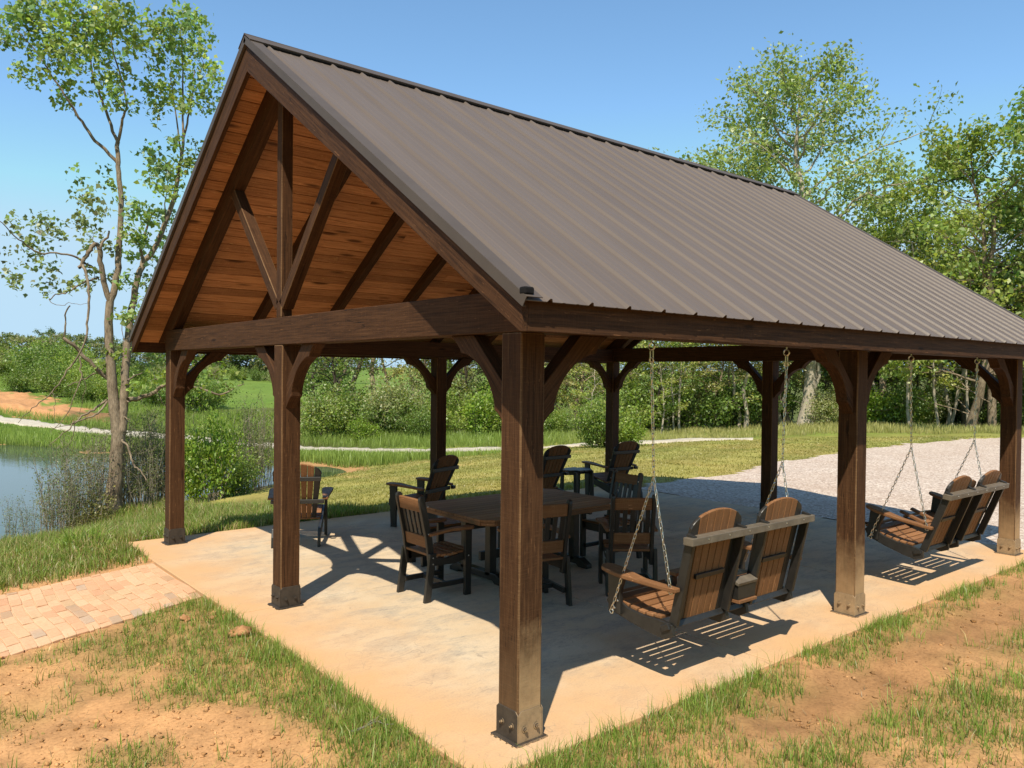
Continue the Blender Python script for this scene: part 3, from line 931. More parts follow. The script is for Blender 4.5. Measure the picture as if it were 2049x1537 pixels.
# ------------------------------------------------------------------ swings
def swing(cx, label, folded, tilt=0.0):
    """hung from the near eave beam; seat looks along +Y"""
    r = empty("porch_swing", (cx, 0, 0), 0, label, "swing", "two seat swings hung from the eave beam")
    ct, st_ = math.cos(tilt), math.sin(tilt); PY, PZ = .10, .62

    def lean(p):
        y, z = p[1] - PY, p[2] - PZ
        return (p[0], PY + y * ct - z * st_, PZ + y * st_ + z * ct)
    y0, z0, y1, z1 = -.085, .44, -.265, 1.275
    for s in (-1, 1):
        b, kx = MB(), (MB(), MB())
        fan_back(b, kx, s * .42, .54, .61, z0, y0, z1, y1, .145)
        b.build("backrest", BR, r, .005); [q_.build("outer_slat", BK, r, .005) for q_ in kx]
    d = np.array([0, y1 - y0, z1 - z0]); d /= np.linalg.norm(d); nrm = np.cross((1, 0, 0), d)
    # long top rail, paler grey-brown than the black parts
    rc = np.array([0, y0, z0]) + d * .66
    rb = MB(); back = -np.array([0, .92, .39])
    up = np.array([0, -.39, .92])
    q = rc + np.array([0, -.058, -.005])
    rb.frame(q, (1, 0, 0), (0, 1, 0), (0, 0, 1), .80, .042, .027)
    rb.build("top_rail", M['pale_poly'], r, .004)
    scr = MB()
    for i in range(6):
        x = -.62 + i * .25
        scr.tube([q + np.array([x, -.042, .005]), q + np.array([x, -.045, .005])], [.006, .005], 8)
    scr.build("screw_heads", M['zinc'], r)
    # bottom rail behind the backs
    br = MB().bar((-.80, -.085, .435), (.80, -.085, .435), .075, .045, (0, .45, 1))
    br.build("bottom_rail", BK, r, .004)
    for s in (-1, 1):
        # short mid batten on each back
        c = np.array([s * .42, y0, z0]) + d * .36 - nrm * -.0
        n2 = np.array([0, -d[2], d[1]])
        MB().frame(c + n2 * .026, (1, 0, 0), d, n2, .17, .018, .011).build("back_batten", BK, r, .003)
        # upright stiles carrying rails
        for xx in (.75, .15):
            MB().bar((s * xx, y0 - .045, z0 + .02), tuple(np.array([s * xx, y0 - .045, z0]) + d * .70), .032, .07, (0, -1, .4)).build("stile", BK, r, .004)
        # side boards (outer) and middle ones: curved runners under the seat
        for xx in (.765, .13):
            poly = [(-.15, .385), (-.135, .46), (-.02, .475), (.12, .47), (.28, .49), (.40, .54), (.47, .545), (.50, .50), (.44, .43), (.25, .385), (.05, .355), (-.08, .345)]
            MB().prism(poly, (s * xx, 0, 0), (0, 1, 0), (0, 0, 1), (1, 0, 0), .036).build("side_board", BK, r, .005)
    # seats
    for s in (-1, 1):
        st = MB()
        for i in range(7):
            y = .005 + i * .078
            z = [.487, .483, .484, .492, .508, .532, .548][i]
            tl = [-.02, 0, .07, .16, .25, .3, -.35][i]
            st.bar((s * .145, y, z), (s * .765, y, z), .062, .024, (0, -tl, 1))
        st.build("seat", BR, r, .005)
    # middle console
    if folded:
        c = np.array([0, y0, z0]) + d * .43 + nrm * .0
        con = MB()
        c2 = np.array([0, y0 + .03, z0])
        # folded up: a rounded panel between the backs with two cup holes (rings set in)
        pts = [(-.115, .0), (.115, .0), (.115, .70)] + [(.115 * math.cos(R_(t)), .70 + .06 * math.sin(R_(t))) for t in range(15, 180, 15)] + [(-.115, .70)]
        con.prism(pts, c2, (1, 0, 0), d, nrm, .024, 1)
        con.build("console", BR, r, .004)
        ca = MB(); n2 = np.array([0, -d[2], d[1]])
        ca.frame(c2 + d * .52 + n2 * .026, (1, 0, 0), d, n2, .10, .09, .012)
        ca.build("cup_tray", M['pale_poly'], r, .004)
        for s in (-1, 1):
            hc = c2 + d * .50 + n2 * .0385 + np.array([s * .045, 0, 0])
            MB().tube([hc, hc + n2 * .002], [.032, .032], 18).build("cup_hole", M['roof_dark'], r)
        for xx in (-.135, .135):
            MB().bar((xx, .14, .60), (xx, .42, .66), .06, .028).build("inner_arm", BR, r, .004)
    else:
        con = MB()
        con.box(-.115, .115, -.24, .36, .515, .54)
        con.build("console", BR, r, .004)
        lid = MB(); lid.bar((-.125, -.10, .705), (.125, -.10, .705), .085, .026, (0, .1, 1)); lid.bar((-.125, -.195, .675), (.125, -.195, .675), .085, .026, (0, -.35, 1))
        lid.build("console_lid", M['pale_poly'], r, .004)
        MB().box(-.112, .112, -.225, -.05, .542, .66).build("console_box", BK, r, .004)
        MB().box(-.115, .115, .36, .47, .60, .63).build("inner_arm", BR, r, .005)
        for s in (-1, 1):
            MB().bar((s * .10, .40, .50), (s * .10, .40, .60), .03, .06, (1, 0, 0)).build("arm_support", BK, r, .003)
    for s in (-1, 1):
        x = s * .80
        pl = [(-.20, -.028), (-.08, -.036), (.12, -.040), (.28, -.072), (.40, -.080), (.475, -.066), (.505, -.03), (.505, .03), (.475, .066), (.40, .080), (.28, .072), (.12, .040), (-.08, .036), (-.20, .028)]
        a = MB().prism(pl, (x, 0, .750), (0, 1, 0), (1, 0, 0), (0, 0, 1), .032)
        v = a.v[0]; v[:, 2] += (v[:, 1] - .17) * .07 - .02 * np.sin((v[:, 1] + .2) * 4.2)
        a.build("armrest", BR, r, .007)
        MB().prism([(.33, .43), (.45, .43), (.46, .735), (.29, .735), (.335, .60)], (s * .793, 0, 0), (0, 1, 0), (0, 0, 1), (1, 0, 0), .034, 1).build("arm_support", BK, r, .004)
        bo = MB()
        for (yy, zz) in ((.39, .47), (.36, .53)):
            bo.tube([(s * .8105, yy, zz), (s * .815, yy, zz)], [.010, .007], 8)
        bo.build("bolt_heads", M['zinc'], r)
        # chains
        xt = s * .875
        hook = MB()
        hook.ring((xt, 0, HB - .045), (1, 0, 0), .026, .006, 16, 7)
        hook.tube([(xt, 0, HB - .02), (xt, 0, HB + .02)], [.007, .007], 8)
        hook.ring((xt, 0, HB - .115), (0, 1, 0), .016, .005, 12, 6, ((0, 0, 1), .032))
        hook.build("eye_bolt", M['zinc'], r)
        apex = np.array([s * .835, 0, 1.50])
        runs = [("hanger_chain", (xt, 0, HB - .155), apex), ("front_chain", apex, lean((s * .825, .405, .455))), ("rear_chain", apex, lean((s * .818, -.150, .72)))]
        for nm, p0, p1 in runs:
            p0 = np.asarray(p0, float); p1 = np.asarray(p1, float)
            dv = p1 - p0; Ld = np.linalg.norm(dv); dv /= Ld
            n = int(Ld / .0385); ax = np.cross(dv, (1, 0, 0)); ax /= np.linalg.norm(ax); ax2 = np.cross(dv, ax)
            c = MB()
            for i in range(n):
                p = p0 + dv * (i + .5) * Ld / n
                aa = ax if i % 2 else ax2
                aa = aa + (ax2 if i % 2 else ax) * rnd.uniform(-.3, .3)
                aa -= dv * np.dot(aa, dv)
                c.ring(p, aa, .0095, .0036, 10, 5, (dv, .0125))
            if nm == "hanger_chain":
                c.ring(p0 + (0, 0, .01), (1, 0, .2), .018, .0045, 12, 6)
            else:
                c.ring(p1 + np.array([0, 0, -.012]), (1, 0, 0), .017, .0042, 12, 6)
            c.build(nm, M['zinc'], r)
    for o in r.children:
        if tilt and 'chain' not in o.name and 'eye_bolt' not in o.name:
            q0 = lean((0, 0, 0)); o.location = q0; o.rotation_euler = (tilt, 0, 0)
    return r


swing(2.075, "two seat brown swing nearest the camera, its middle console folded down", False)
swing(6.20, "far swing at the end of the slab, console folded up between its backs", True, R_(8.5))

# ================================================================== TERRAIN
ZW = -1.5
ctl = []
for p in [(-3, -4, .02), (-7, -6, .05), (-6, -1, -.08), (0, -5, .0), (4, -4, -.03), (9, -4, -.03), (-3, 0, -.10), (-3, 2.4, -.12), (-7, 3, -.2), (-2, 3, -.09),
          (12, -3, 0), (12, 4, 0), (16, -10, .0), (22, -4, -.03), (14, 9, -.12), (0, -12, .1), (-12, -10, .1), (10, -14, .1), (-12, 0, -.25), (30, -16, .0),
          (-2.4, 6.6, -.14), (0, 7.8, -.12), (3, 8, -.12), (6, 8, -.1), (9, 8, -.06), (-8, 6, -.9), (-1, 8.2, -.35)]:
    ctl.append(p)
shore = [(-260, 1125), (0, 1092), (130, 1080), (300, 1018), (430, 985), (560, 968), (640, 958), (700, 946), (600, 932), (400, 918), (200, 908), (0, 894), (-260, 880)]
for px, py in shore:
    q = atz(px, py, ZW); ctl.append((q[0], q[1], ZW))
for px, py in [(100, 1000), (300, 965), (480, 950), (-200, 1000), (0, 940)]:
    q = atz(px, py, ZW); ctl.append((q[0], q[1], ZW - .8))
for px, py, z in [(225, 1030, -1.33), (0, 1135, -.55), (700, 1000, -.45), (850, 980, -.36), (1000, 940, -.4), (1000, 915, -.75), (1150, 950, -.12), (1150, 912, -.42),
                  (1300, 930, -.08), (1400, 900, -.25), (850, 925, -1.05), (760, 938, -1.25), (1500, 990, -.02), (1700, 950, -.0), (2000, 950, 0), (1600, 903, -.05), (1900, 878, 0), (2049, 874, 0), (2300, 880, 0)]:
    q = atz(px, py, z); ctl.append((q[0], q[1], z))
road_pts = [(-330, 813, 796, 55), (-160, 828, 814, 53), (0, 844, 834, 50), (100, 857, 848, 48), (199, 869, 862, 46), (330, 879, 871.5, 43.5), (473, 891, 887, 41), (607, 903, 896, 39),
            (737, 906, 900, 37.5), (854, 907, 901, 36), (1000, 902.5, 898, 34.5), (1091, 899, 894.5, 33.5), (1188, 892.5, 889.5, 33), (1289, 888, 883.5, 32.5), (1417, 885, 881, 32.5), (1507, 881, 878.6, 33.5)]
road_lo = np.array([at(a, b, d) for a, b, c, d in road_pts]); road_hi = np.array([at(a, c, d + 3.4) for a, b, c, d in road_pts])
for q in list(road_lo) + list(road_hi):
    ctl.append(tuple(q))
for px, py, D in [(0, 825, 58), (60, 802, 66), (150, 818, 60), (0, 795, 72), (200, 840, 55), (0, 760, 86), (0, 745, 104), (150, 746, 104), (250, 762, 88), (330, 803, 70),
                  (420, 842, 52), (450, 803, 72), (500, 768, 105), (600, 769, 105), (600, 852, 50), (640, 802, 72), (550, 762, 150), (-300, 752, 100),
                  (700, 874, 46), (850, 880, 43), (1000, 878, 42), (1100, 872, 42), (1250, 868, 42), (1400, 866, 42), (1560, 857, 42), (1700, 854, 40), (1900, 863, 37), (2049, 862, 36),
                  (1000, 842, 70), (1300, 838, 70), (1700, 838, 65), (2049, 845, 60), (800, 832, 70), (2300, 868, 38)]:
    ctl.append(tuple(at(px, py, D)))
for k in range(16):
    a = 2 * math.pi * k / 16
    ctl.append((CAM[0] + 420 * math.cos(a), CAM[1] + 420 * math.sin(a), 5.0))
for a in (140, 170, 200, 225, 250, 280, 310):
    ctl.append((CAM[0] + 45 * math.cos(R_(a)), CAM[1] + 45 * math.sin(R_(a)), .3))
    ctl.append((CAM[0] + 110 * math.cos(R_(a)), CAM[1] + 110 * math.sin(R_(a)), 17.0))  # unseen ridge behind the camera, added to cut low sky light under the roof
ctl = np.array(ctl)
SC = 40.0


def _phi(d):
    return d          # linear kernel: no overshoot


P_ = ctl[:, :2] / SC
Kd = np.sqrt(((P_[:, None] - P_[None]) ** 2).sum(-1) + 2e-5)
A_ = np.zeros((len(P_) + 3, len(P_) + 3)); n_ = len(P_)
A_[:n_, :n_] = Kd + np.eye(n_) * 1e-4
A_[:n_, n_] = 1; A_[:n_, n_ + 1:] = P_; A_[n_, :n_] = 1; A_[n_ + 1:, :n_] = P_.T
wts = np.linalg.solve(A_, np.concatenate([ctl[:, 2], np.zeros(3)]))


def rbf(x, y):
    x = np.asarray(x, float).ravel(); y = np.asarray(y, float).ravel()
    out = np.empty(len(x))
    for i in range(0, len(x), 40000):
        X = np.stack([x[i:i + 40000], y[i:i + 40000]], 1) / SC
        d = np.sqrt(((X[:, None] - P_[None]) ** 2).sum(-1) + 2e-5)
        out[i:i + 40000] = d @ wts[:n_] + wts[n_] + X @ wts[n_ + 1:]
    return out


def path_lat(x, y):
    """0..1 across the brick path, u along it"""
    u = np.clip((-.52 - x) / 4.68, -1, 1.3)
    bend = -.10 * np.sin(np.clip(u, 0, 1) * math.pi)
    y0 = 4.27 + (2.55 - 4.27) * u + bend; y1 = 6.02 + (4.75 - 6.02) * u + bend
    return (y - y0) / (y1 - y0), u


def pdist(x, y):
    v, u = path_lat(x, y)
    d = np.maximum(np.maximum(-v, v - 1) * 1.9, 0)
    d = np.maximum(d, np.maximum((u - 1.05) * 4.7, 0)); d = np.where(u < -.05, 9, d)
    return d


def sdist(x, y):
    dx = np.maximum(np.maximum(slab_x0 - x, x - slab_x1), 0); dy = np.maximum(np.maximum(slab_y0 - y, y - slab_y1), 0)
    return np.hypot(dx, dy)


def H(x, y, rough=True):
    x = np.asarray(x, float).ravel(); y = np.asarray(y, float).ravel()
    z = rbf(x, y)
    d = np.minimum(sdist(x, y), pdist(x, y))
    near = -.014 - .045 * np.minimum(d, 1)
    k_ = sstep(.1, 1.9, d)
    z = near * (1 - k_) + z * k_
    if rough:
        cd = np.hypot(x - CAM[0], y - CAM[1])
        a = sstep(.03, .5, d)
        z = z + a * ((fbm(x * 1.1, y * 1.1, 3, 4) - .5) * .13 + (fbm(x * 7, y * 7, 5, 3) - .5) * .035 * (cd < 14))
        z = z + sstep(14, 60, cd) * (fbm(x * .25, y * .25, 9, 4) - .5) * .35 * sstep(20, 40, cd) * (z > ZW + .3)
    return np.where(d <= 0, -.032, z)


def inpoly(x, y, poly):
    x = np.asarray(x); y = np.asarray(y); r = np.zeros(x.shape, bool); n = len(poly); j = n - 1
    for i in range(n):
        xi, yi = poly[i]; xj, yj = poly[j]
        c_ = ((yi > y) != (yj > y)) & (x < (xj - xi) * (y - yi) / (yj - yi + 1e-12) + xi)
        r ^= c_; j = i
    return r


def seg_dist(x, y, pts):
    best = np.full(np.shape(x), 1e9)
    for a, b in zip(pts[:-1], pts[1:]):
        ax_, ay_ = a[0], a[1]; bx, by = b[0] - ax_, b[1] - ay_
        t = np.clip(((x - ax_) * bx + (y - ay_) * by) / (bx * bx + by * by + 1e-9), 0, 1)
        best = np.minimum(best, np.hypot(x - ax_ - t * bx, y - ay_ - t * by))
    return best


# gravel lot outline (ground plan)
gl = [(8.66, 6.95)] + [tuple(atz(px, py, 0)[:2]) for px, py in [(1340, 965), (1390, 955), (1500, 933), (1600, 914), (1750, 893), (1900, 879), (2049, 873), (2250, 868)]] + [(40, -18), (30, -24), (14, -12), (10.4, -3), (8.66, -.35)]


def g_in(x, y):
    wob = (fbm(x * .9, y * .9, 31, 3) - .5) * 1.1
    return inpoly(x + wob, y + wob, gl)


# dirt mound polygon, far left
mound = [tuple(at(px, py, D)[:2]) for px, py, D in [(-330, 815, 60), (-330, 770, 76), (0, 782, 75), (60, 785, 72), (110, 800, 66), (170, 822, 60), (260, 848, 53.5), (210, 846, 53), (100, 832, 55), (0, 826, 57)]]


def bare(x, y):
    """1 where the soil is bare, 0 where grass closes over it"""
    x = np.asarray(x, float); y = np.asarray(y, float)
    cd = np.hypot(x - CAM[0], y - CAM[1]); s_ = sdist(x, y); pd = pdist(x, y)
    n = fbm(x * 1.6, y * 1.6, 41, 5); n2 = fbm(x * .7 + 9, y * .7, 43, 4)
    # right front lawn: patchy
    r = sstep(.46, .66, n * .72 + n2 * .28)
    right = sstep(-.15, -.5, y) * (x > -1.5)
    strip = np.exp(-((-.85 + .12 * (n - .5) * 6 - y) / .33) ** 2) * sstep(.2, 1.5, x)           # bare wheel of soil along the slab edge
    rr = np.clip(r * .85 + strip * 1.0, 0, 1)
    # left front: bare toward the camera's left, grassy beside the slab
    line = (x + .5) * -.9 + (2.9 - y) * .10
    left = sstep(.55, 2.0, line + (n - .5) * 3.2 + (n2 - .5) * 2.2)
    left = np.clip(np.maximum(left, sstep(.30, .02, pd) * .9 * (y < 4.6)), 0, 1)
    left = np.clip(left * sstep(.0, .55, s_ + (n - .5) * .4) + .0, 0, 1)
    front = np.where(x > -.5 + (y + .3) * -.2, rr, left)
    bank = sstep(.70, .08, pd + (n - .5) * .7) * .95 + sstep(.50, .66, n * .6 + n2 * .4) * .55
    b = np.where(y > 4.6 + (x + .5) * .25, bank, front)
    b = np.where((x > 0) & (y > 3), sstep(.70, .82, n) * .5, b)
    b = np.where(cd > 20, sstep(.66, .82, n2) * .55, b)
    return np.clip(b, 0, 1)


farshore = np.array([atz(px, py, ZW)[:2] for px, py in [(-420, 868), (-260, 880), (0, 894), (200, 908), (400, 918), (600, 932), (700, 946)]])


def ground_col(x, y, z):
    n = fbm(x * .8, y * .8, 61, 4)[:, None]; n2 = fbm(x * .12, y * .12, 63, 4)[:, None]; n3 = fbm(x * 4, y * 4, 65, 4)[:, None]
    cd = np.hypot(x - CAM[0], y - CAM[1])[:, None]
    soil = np.array([.455, .245, .108]) * (.8 + .4 * n3) + (n - .5) * np.array([.07, .05, .03])
    strip = (np.exp(-((-.85 - y) / .4) ** 2) * sstep(.2, 1.5, x))[:, None]
    soil = soil * (1 - strip * .33)
    under = np.array([.16, .135, .045]) * (.75 + .5 * n3)
    b = bare(x, y)[:, None]
    c = soil * b + (under * .55 + soil * .45) * (1 - b)
    # mown lawn beyond the slab: yellow green, tracks of the mower
    tr = .5 + .5 * np.sin((x * .35 - y * .94) * 2.2 + 3 * n2[:, 0])[:, None]
    lawn = np.array([.30, .245, .080]) * (1 - n) + np.array([.175, .195, .045]) * n
    lawn = lawn * (.84 + .3 * tr) + (n2 - .5) * np.array([.10, .05, .02])
    lw = (sstep(6.9, 7.5, y) * (x > -.2) + (cd[:, 0] > 17) * 1.0).clip(0, 1)[:, None]
    c = c * (1 - lw) + (lawn * (1 - .6 * b) + soil * .6 * b) * lw
    # far meadow
    grn = np.array([.095, .165, .024]) * (1 - n2) + np.array([.145, .20, .040]) * n2
    fw = sstep(33, 44, cd)
    c = c * (1 - fw) + grn * (.8 + .4 * n) * fw
    # shore
    fs = seg_dist(x, y, farshore) + (n[:, 0] - .5) * 1.4
    sh = np.where(cd[:, 0] > 26, sstep(1.5, .9, fs), sstep(ZW + .20, ZW + .06, z))[:, None] * (.7 + .5 * n)
    c = c * (1 - np.clip(sh, 0, 1)) + np.array([.36, .20, .09]) * np.clip(sh, 0, 1)
    uw = sstep(ZW - .05, ZW - .5, z)[:, None]
    c = c * (1 - uw) + np.array([.06, .055, .03]) * uw
    m = inpoly(x + (n[:, 0] - .5) * 5, y + (n[:, 0] - .5) * 5, mound)[:, None]
    c = np.where(m, np.array([.44, .225, .10]) * (.75 + .5 * n3), c)
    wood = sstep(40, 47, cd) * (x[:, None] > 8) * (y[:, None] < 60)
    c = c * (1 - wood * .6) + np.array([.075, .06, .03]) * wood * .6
    return np.clip(c, .01, 1)


# polar sheet centred under the camera, finest where the picture looks
fwd = math.degrees(math.atan2(RM[1, 2] * -1, RM[0, 2] * -1))
ang = np.concatenate([np.arange(fwd - 44, fwd + 44, .22), np.arange(fwd + 44, fwd + 316, 4.0)])
rad_ = np.concatenate([[0.05, .4, .8, 1.2], np.geomspace(1.6, 14, 210), np.geomspace(14.3, 120, 130), np.geomspace(125, 1200, 26)])
AA, RR = np.meshgrid(np.radians(ang), rad_, indexing='ij')
gx = (CAM[0] + RR * np.cos(AA)).ravel(); gy = (CAM[1] + RR * np.sin(AA)).ravel()
gz = H(gx, gy)
md = inpoly(gx, gy, mound)
gz = np.where(md, gz + .9 * fbm(gx * .35, gy * .35, 71, 4) * sstep(.35, .75, fbm(gx * .2, gy * .2, 72, 3)), gz)
gz = np.where(g_in(gx, gy), np.minimum(gz, -.09), gz)
na, nr = len(ang), len(rad_)
I = np.arange(na * nr).reshape(na, nr)
J2 = np.roll(I, -1, axis=0)
quads = np.stack([I[:, :-1], I[:, 1:], J2[:, 1:], J2[:, :-1]], -1).reshape(-1, 4)
# the faces that lie under the slab are left out of nothing: they sit below it
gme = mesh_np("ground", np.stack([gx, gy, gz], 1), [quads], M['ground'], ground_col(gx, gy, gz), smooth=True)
tag(link("ground", gme), kind="structure", label="clay soil, lawn and meadow", cat="ground")


def sheet(name, nx, ny, fn, mat):
    u, v = np.meshgrid(np.linspace(0, 1, nx), np.linspace(0, 1, ny), indexing='ij')
    p = fn(u.ravel(), v.ravel()); ii = np.arange(nx * ny).reshape(nx, ny)
    q = np.stack([ii[:-1, :-1], ii[1:, :-1], ii[1:, 1:], ii[:-1, 1:]], -1).reshape(-1, 4)
    return p, q


# gravel lot: a gridded sheet cut by its wavy outline
bb = np.array(gl); stp = .16
X, Y = np.meshgrid(np.arange(bb[:, 0].min() - 1, bb[:, 0].max() + 1, stp), np.arange(bb[:, 1].min() - 1, bb[:, 1].max() + 1, stp), indexing='ij')
ins = g_in(X.ravel(), Y.ravel()).reshape(X.shape) & (sdist(X, Y) > .0)
nx, ny = X.shape
cell = ins[:-1, :-1] & ins[1:, :-1] & ins[1:, 1:] & ins[:-1, 1:]
ii = np.arange(nx * ny).reshape(nx, ny)
q = np.stack([ii[:-1, :-1][cell], ii[1:, :-1][cell], ii[1:, 1:][cell], ii[:-1, 1:][cell]], -1)
Zg = np.maximum(H(X.ravel(), Y.ravel(), False), -.03) * .0 + .0 - .022 + (fbm(X.ravel() * 1.3, Y.ravel() * 1.3, 81, 3) - .5) * .04
used = np.unique(q); re = np.full(nx * ny, -1); re[used] = np.arange(len(used))
vv = np.stack([X.ravel(), Y.ravel(), Zg], 1)[used]
tag(link("gravel", mesh_np("gravel", vv, [re[q]], M['gravel'], smooth=True)), kind="structure", label="pale pink gravel lot beyond the slab", cat="gravel")

# gravel road round the far side of the pond
rp = []; 
tt = np.linspace(0, len(road_pts) - 1, 260)
for t in tt:
    i = min(int(t), len(road_pts) - 2); f_ = t - i
    lo = road_lo[i] * (1 - f_) + road_lo[i + 1] * f_; hi = road_hi[i] * (1 - f_) + road_hi[i + 1] * f_
    w1, w2 = rnd.uniform(-.12, .12), rnd.uniform(-.12, .12)
    for v in [w1 - .03] + list(np.linspace(0 + w1, 1 + w2, 7)) + [1.03 + w2]:
        rp.append(lo * (1 - v) + hi * v)
rp = np.array(rp)
zz = H(rp[:, 0], rp[:, 1])
rp[:, 2] = zz + .07
ii = np.arange(260 * 9).reshape(260, 9)
rp[ii[:, 0], 2] -= .3; rp[ii[:, 8], 2] -= .3
q = np.stack([ii[:-1, :-1], ii[1:, :-1], ii[1:, 1:], ii[:-1, 1:]], -1).reshape(-1, 4)
tag(link("road", mesh_np("road", rp, [q], M['road'], smooth=True)), kind="structure", label="white gravel drive curving behind the pond", cat="road")

# pond: flat water, the banks cut its outline
wp = []
cx_, cy_ = atz(120, 980, ZW)[:2]
wm = MB()
pts = [atz(px, py, ZW) for px, py in [(-420, 1190), (0, 1125), (150, 1105), (320, 1040), (450, 1002), (600, 980), (735, 948), (610, 926), (400, 910), (200, 899), (0, 884), (-420, 868)]]
me = bpy.data.meshes.new("water"); me.from_pydata([tuple(p) for p in pts], [], [tuple(range(len(pts)))]); me.materials.append(M['water'])
tag(link("water", me), kind="structure", label="still pond reflecting the sky", cat="water")

# ================================================================== VEGETATION
def rand_unit(n, g):
    v = g.normal(size=(n, 3)); return v / np.linalg.norm(v, axis=1)[:, None]


GREENS = np.array([[.095, .165, .022], [.070, .130, .020], [.125, .190, .030], [.050, .100, .020], [.150, .195, .040]])


def leaf_mesh(name, ctr, size, col, g, droop=.35, star=False, aspect=.62):
    """many single leaves: a folded kite each (or a lobed maple leaf of four kites' outline)"""
    n = len(ctr)
    nrm = rand_unit(n, g) * .9 + np.array([0, 0, .55]); nrm /= np.linalg.norm(nrm, axis=1)[:, None]
    ax = rand_unit(n, g) + np.array([0, 0, -droop]); ax -= nrm * (ax * nrm).sum(1)[:, None]; ax /= np.linalg.norm(ax, axis=1)[:, None] + 1e-9
    sd_ = np.cross(nrm, ax)
    sz = (size * g.uniform(.45, 1.4, n))[:, None]
    if star:
        pts = [(-.5, 0, 0), (-.18, .46, -.10), (.08, .24, .0), (.5, 0, -.12), (.08, -.24, .0), (-.18, -.46, -.10)]
        v = np.stack([ctr + sz * (ax * a + sd_ * b + nrm * c) for a, b, c in pts], 1)
        i = np.arange(n)[:, None] * 6
        f = [np.concatenate([i + np.array([[0, 1, 2, 3]]), i + np.array([[0, 3, 4, 5]])])]
        k_ = 6
    else:
        v = np.stack([ctr - ax * sz * .5, ctr + sd_ * sz * .5 * aspect + nrm * sz * .10, ctr + ax * sz * .5 - nrm * sz * .06, ctr - sd_ * sz * .5 * aspect + nrm * sz * .10], 1)
        i = np.arange(n)[:, None] * 4
        f = [i + np.array([[0, 1, 2, 3]])]
        k_ = 4
    return mesh_np(name, v.reshape(-1, 3), f, M['leaf'], np.repeat(col, k_, axis=0))


class Tubes:
    def __init__(self): self.v = []; self.f = []; self.l = []; self.n = 0

    def add(self, pts, r, n=6):
        v, f, l = tube_np(pts, r, n)
        self.v.append(v); self.l.append(l + np.array([rnd.uniform(0, 30), 0, 0])); self.f.append(np.array(f) + self.n); self.n += len(v)

    def mesh(self, name, mat):
        return mesh_np(name, np.concatenate(self.v), [np.concatenate(self.f)], mat, None, True, np.concatenate(self.l))


def wander(p0, p1, n, amp, g, sag=0.0):
    t = np.linspace(0, 1, n)[:, None]
    p = np.asarray(p0) * (1 - t) + np.asarray(p1) * t
    L_ = np.linalg.norm(np.asarray(p1) - np.asarray(p0))
    w_ = g.normal(size=(n, 3)) * amp * L_; w_[0] = 0
    w_ = np.cumsum(w_, 0) * .5; w_ -= t * w_[-1]
    p = p + w_; p[:, 2] += sag * L_ * np.sin(t[:, 0] * math.pi)
    return p


def leaf_cols(n, base, g, var=.28, shade=None):
    base = np.asarray(base, float)
    c = base * g.uniform(1 - var, 1 + var, (n, 1)) * (1 + g.normal(0, .07, (n, 3)))
    return np.clip(c, .008, .6)


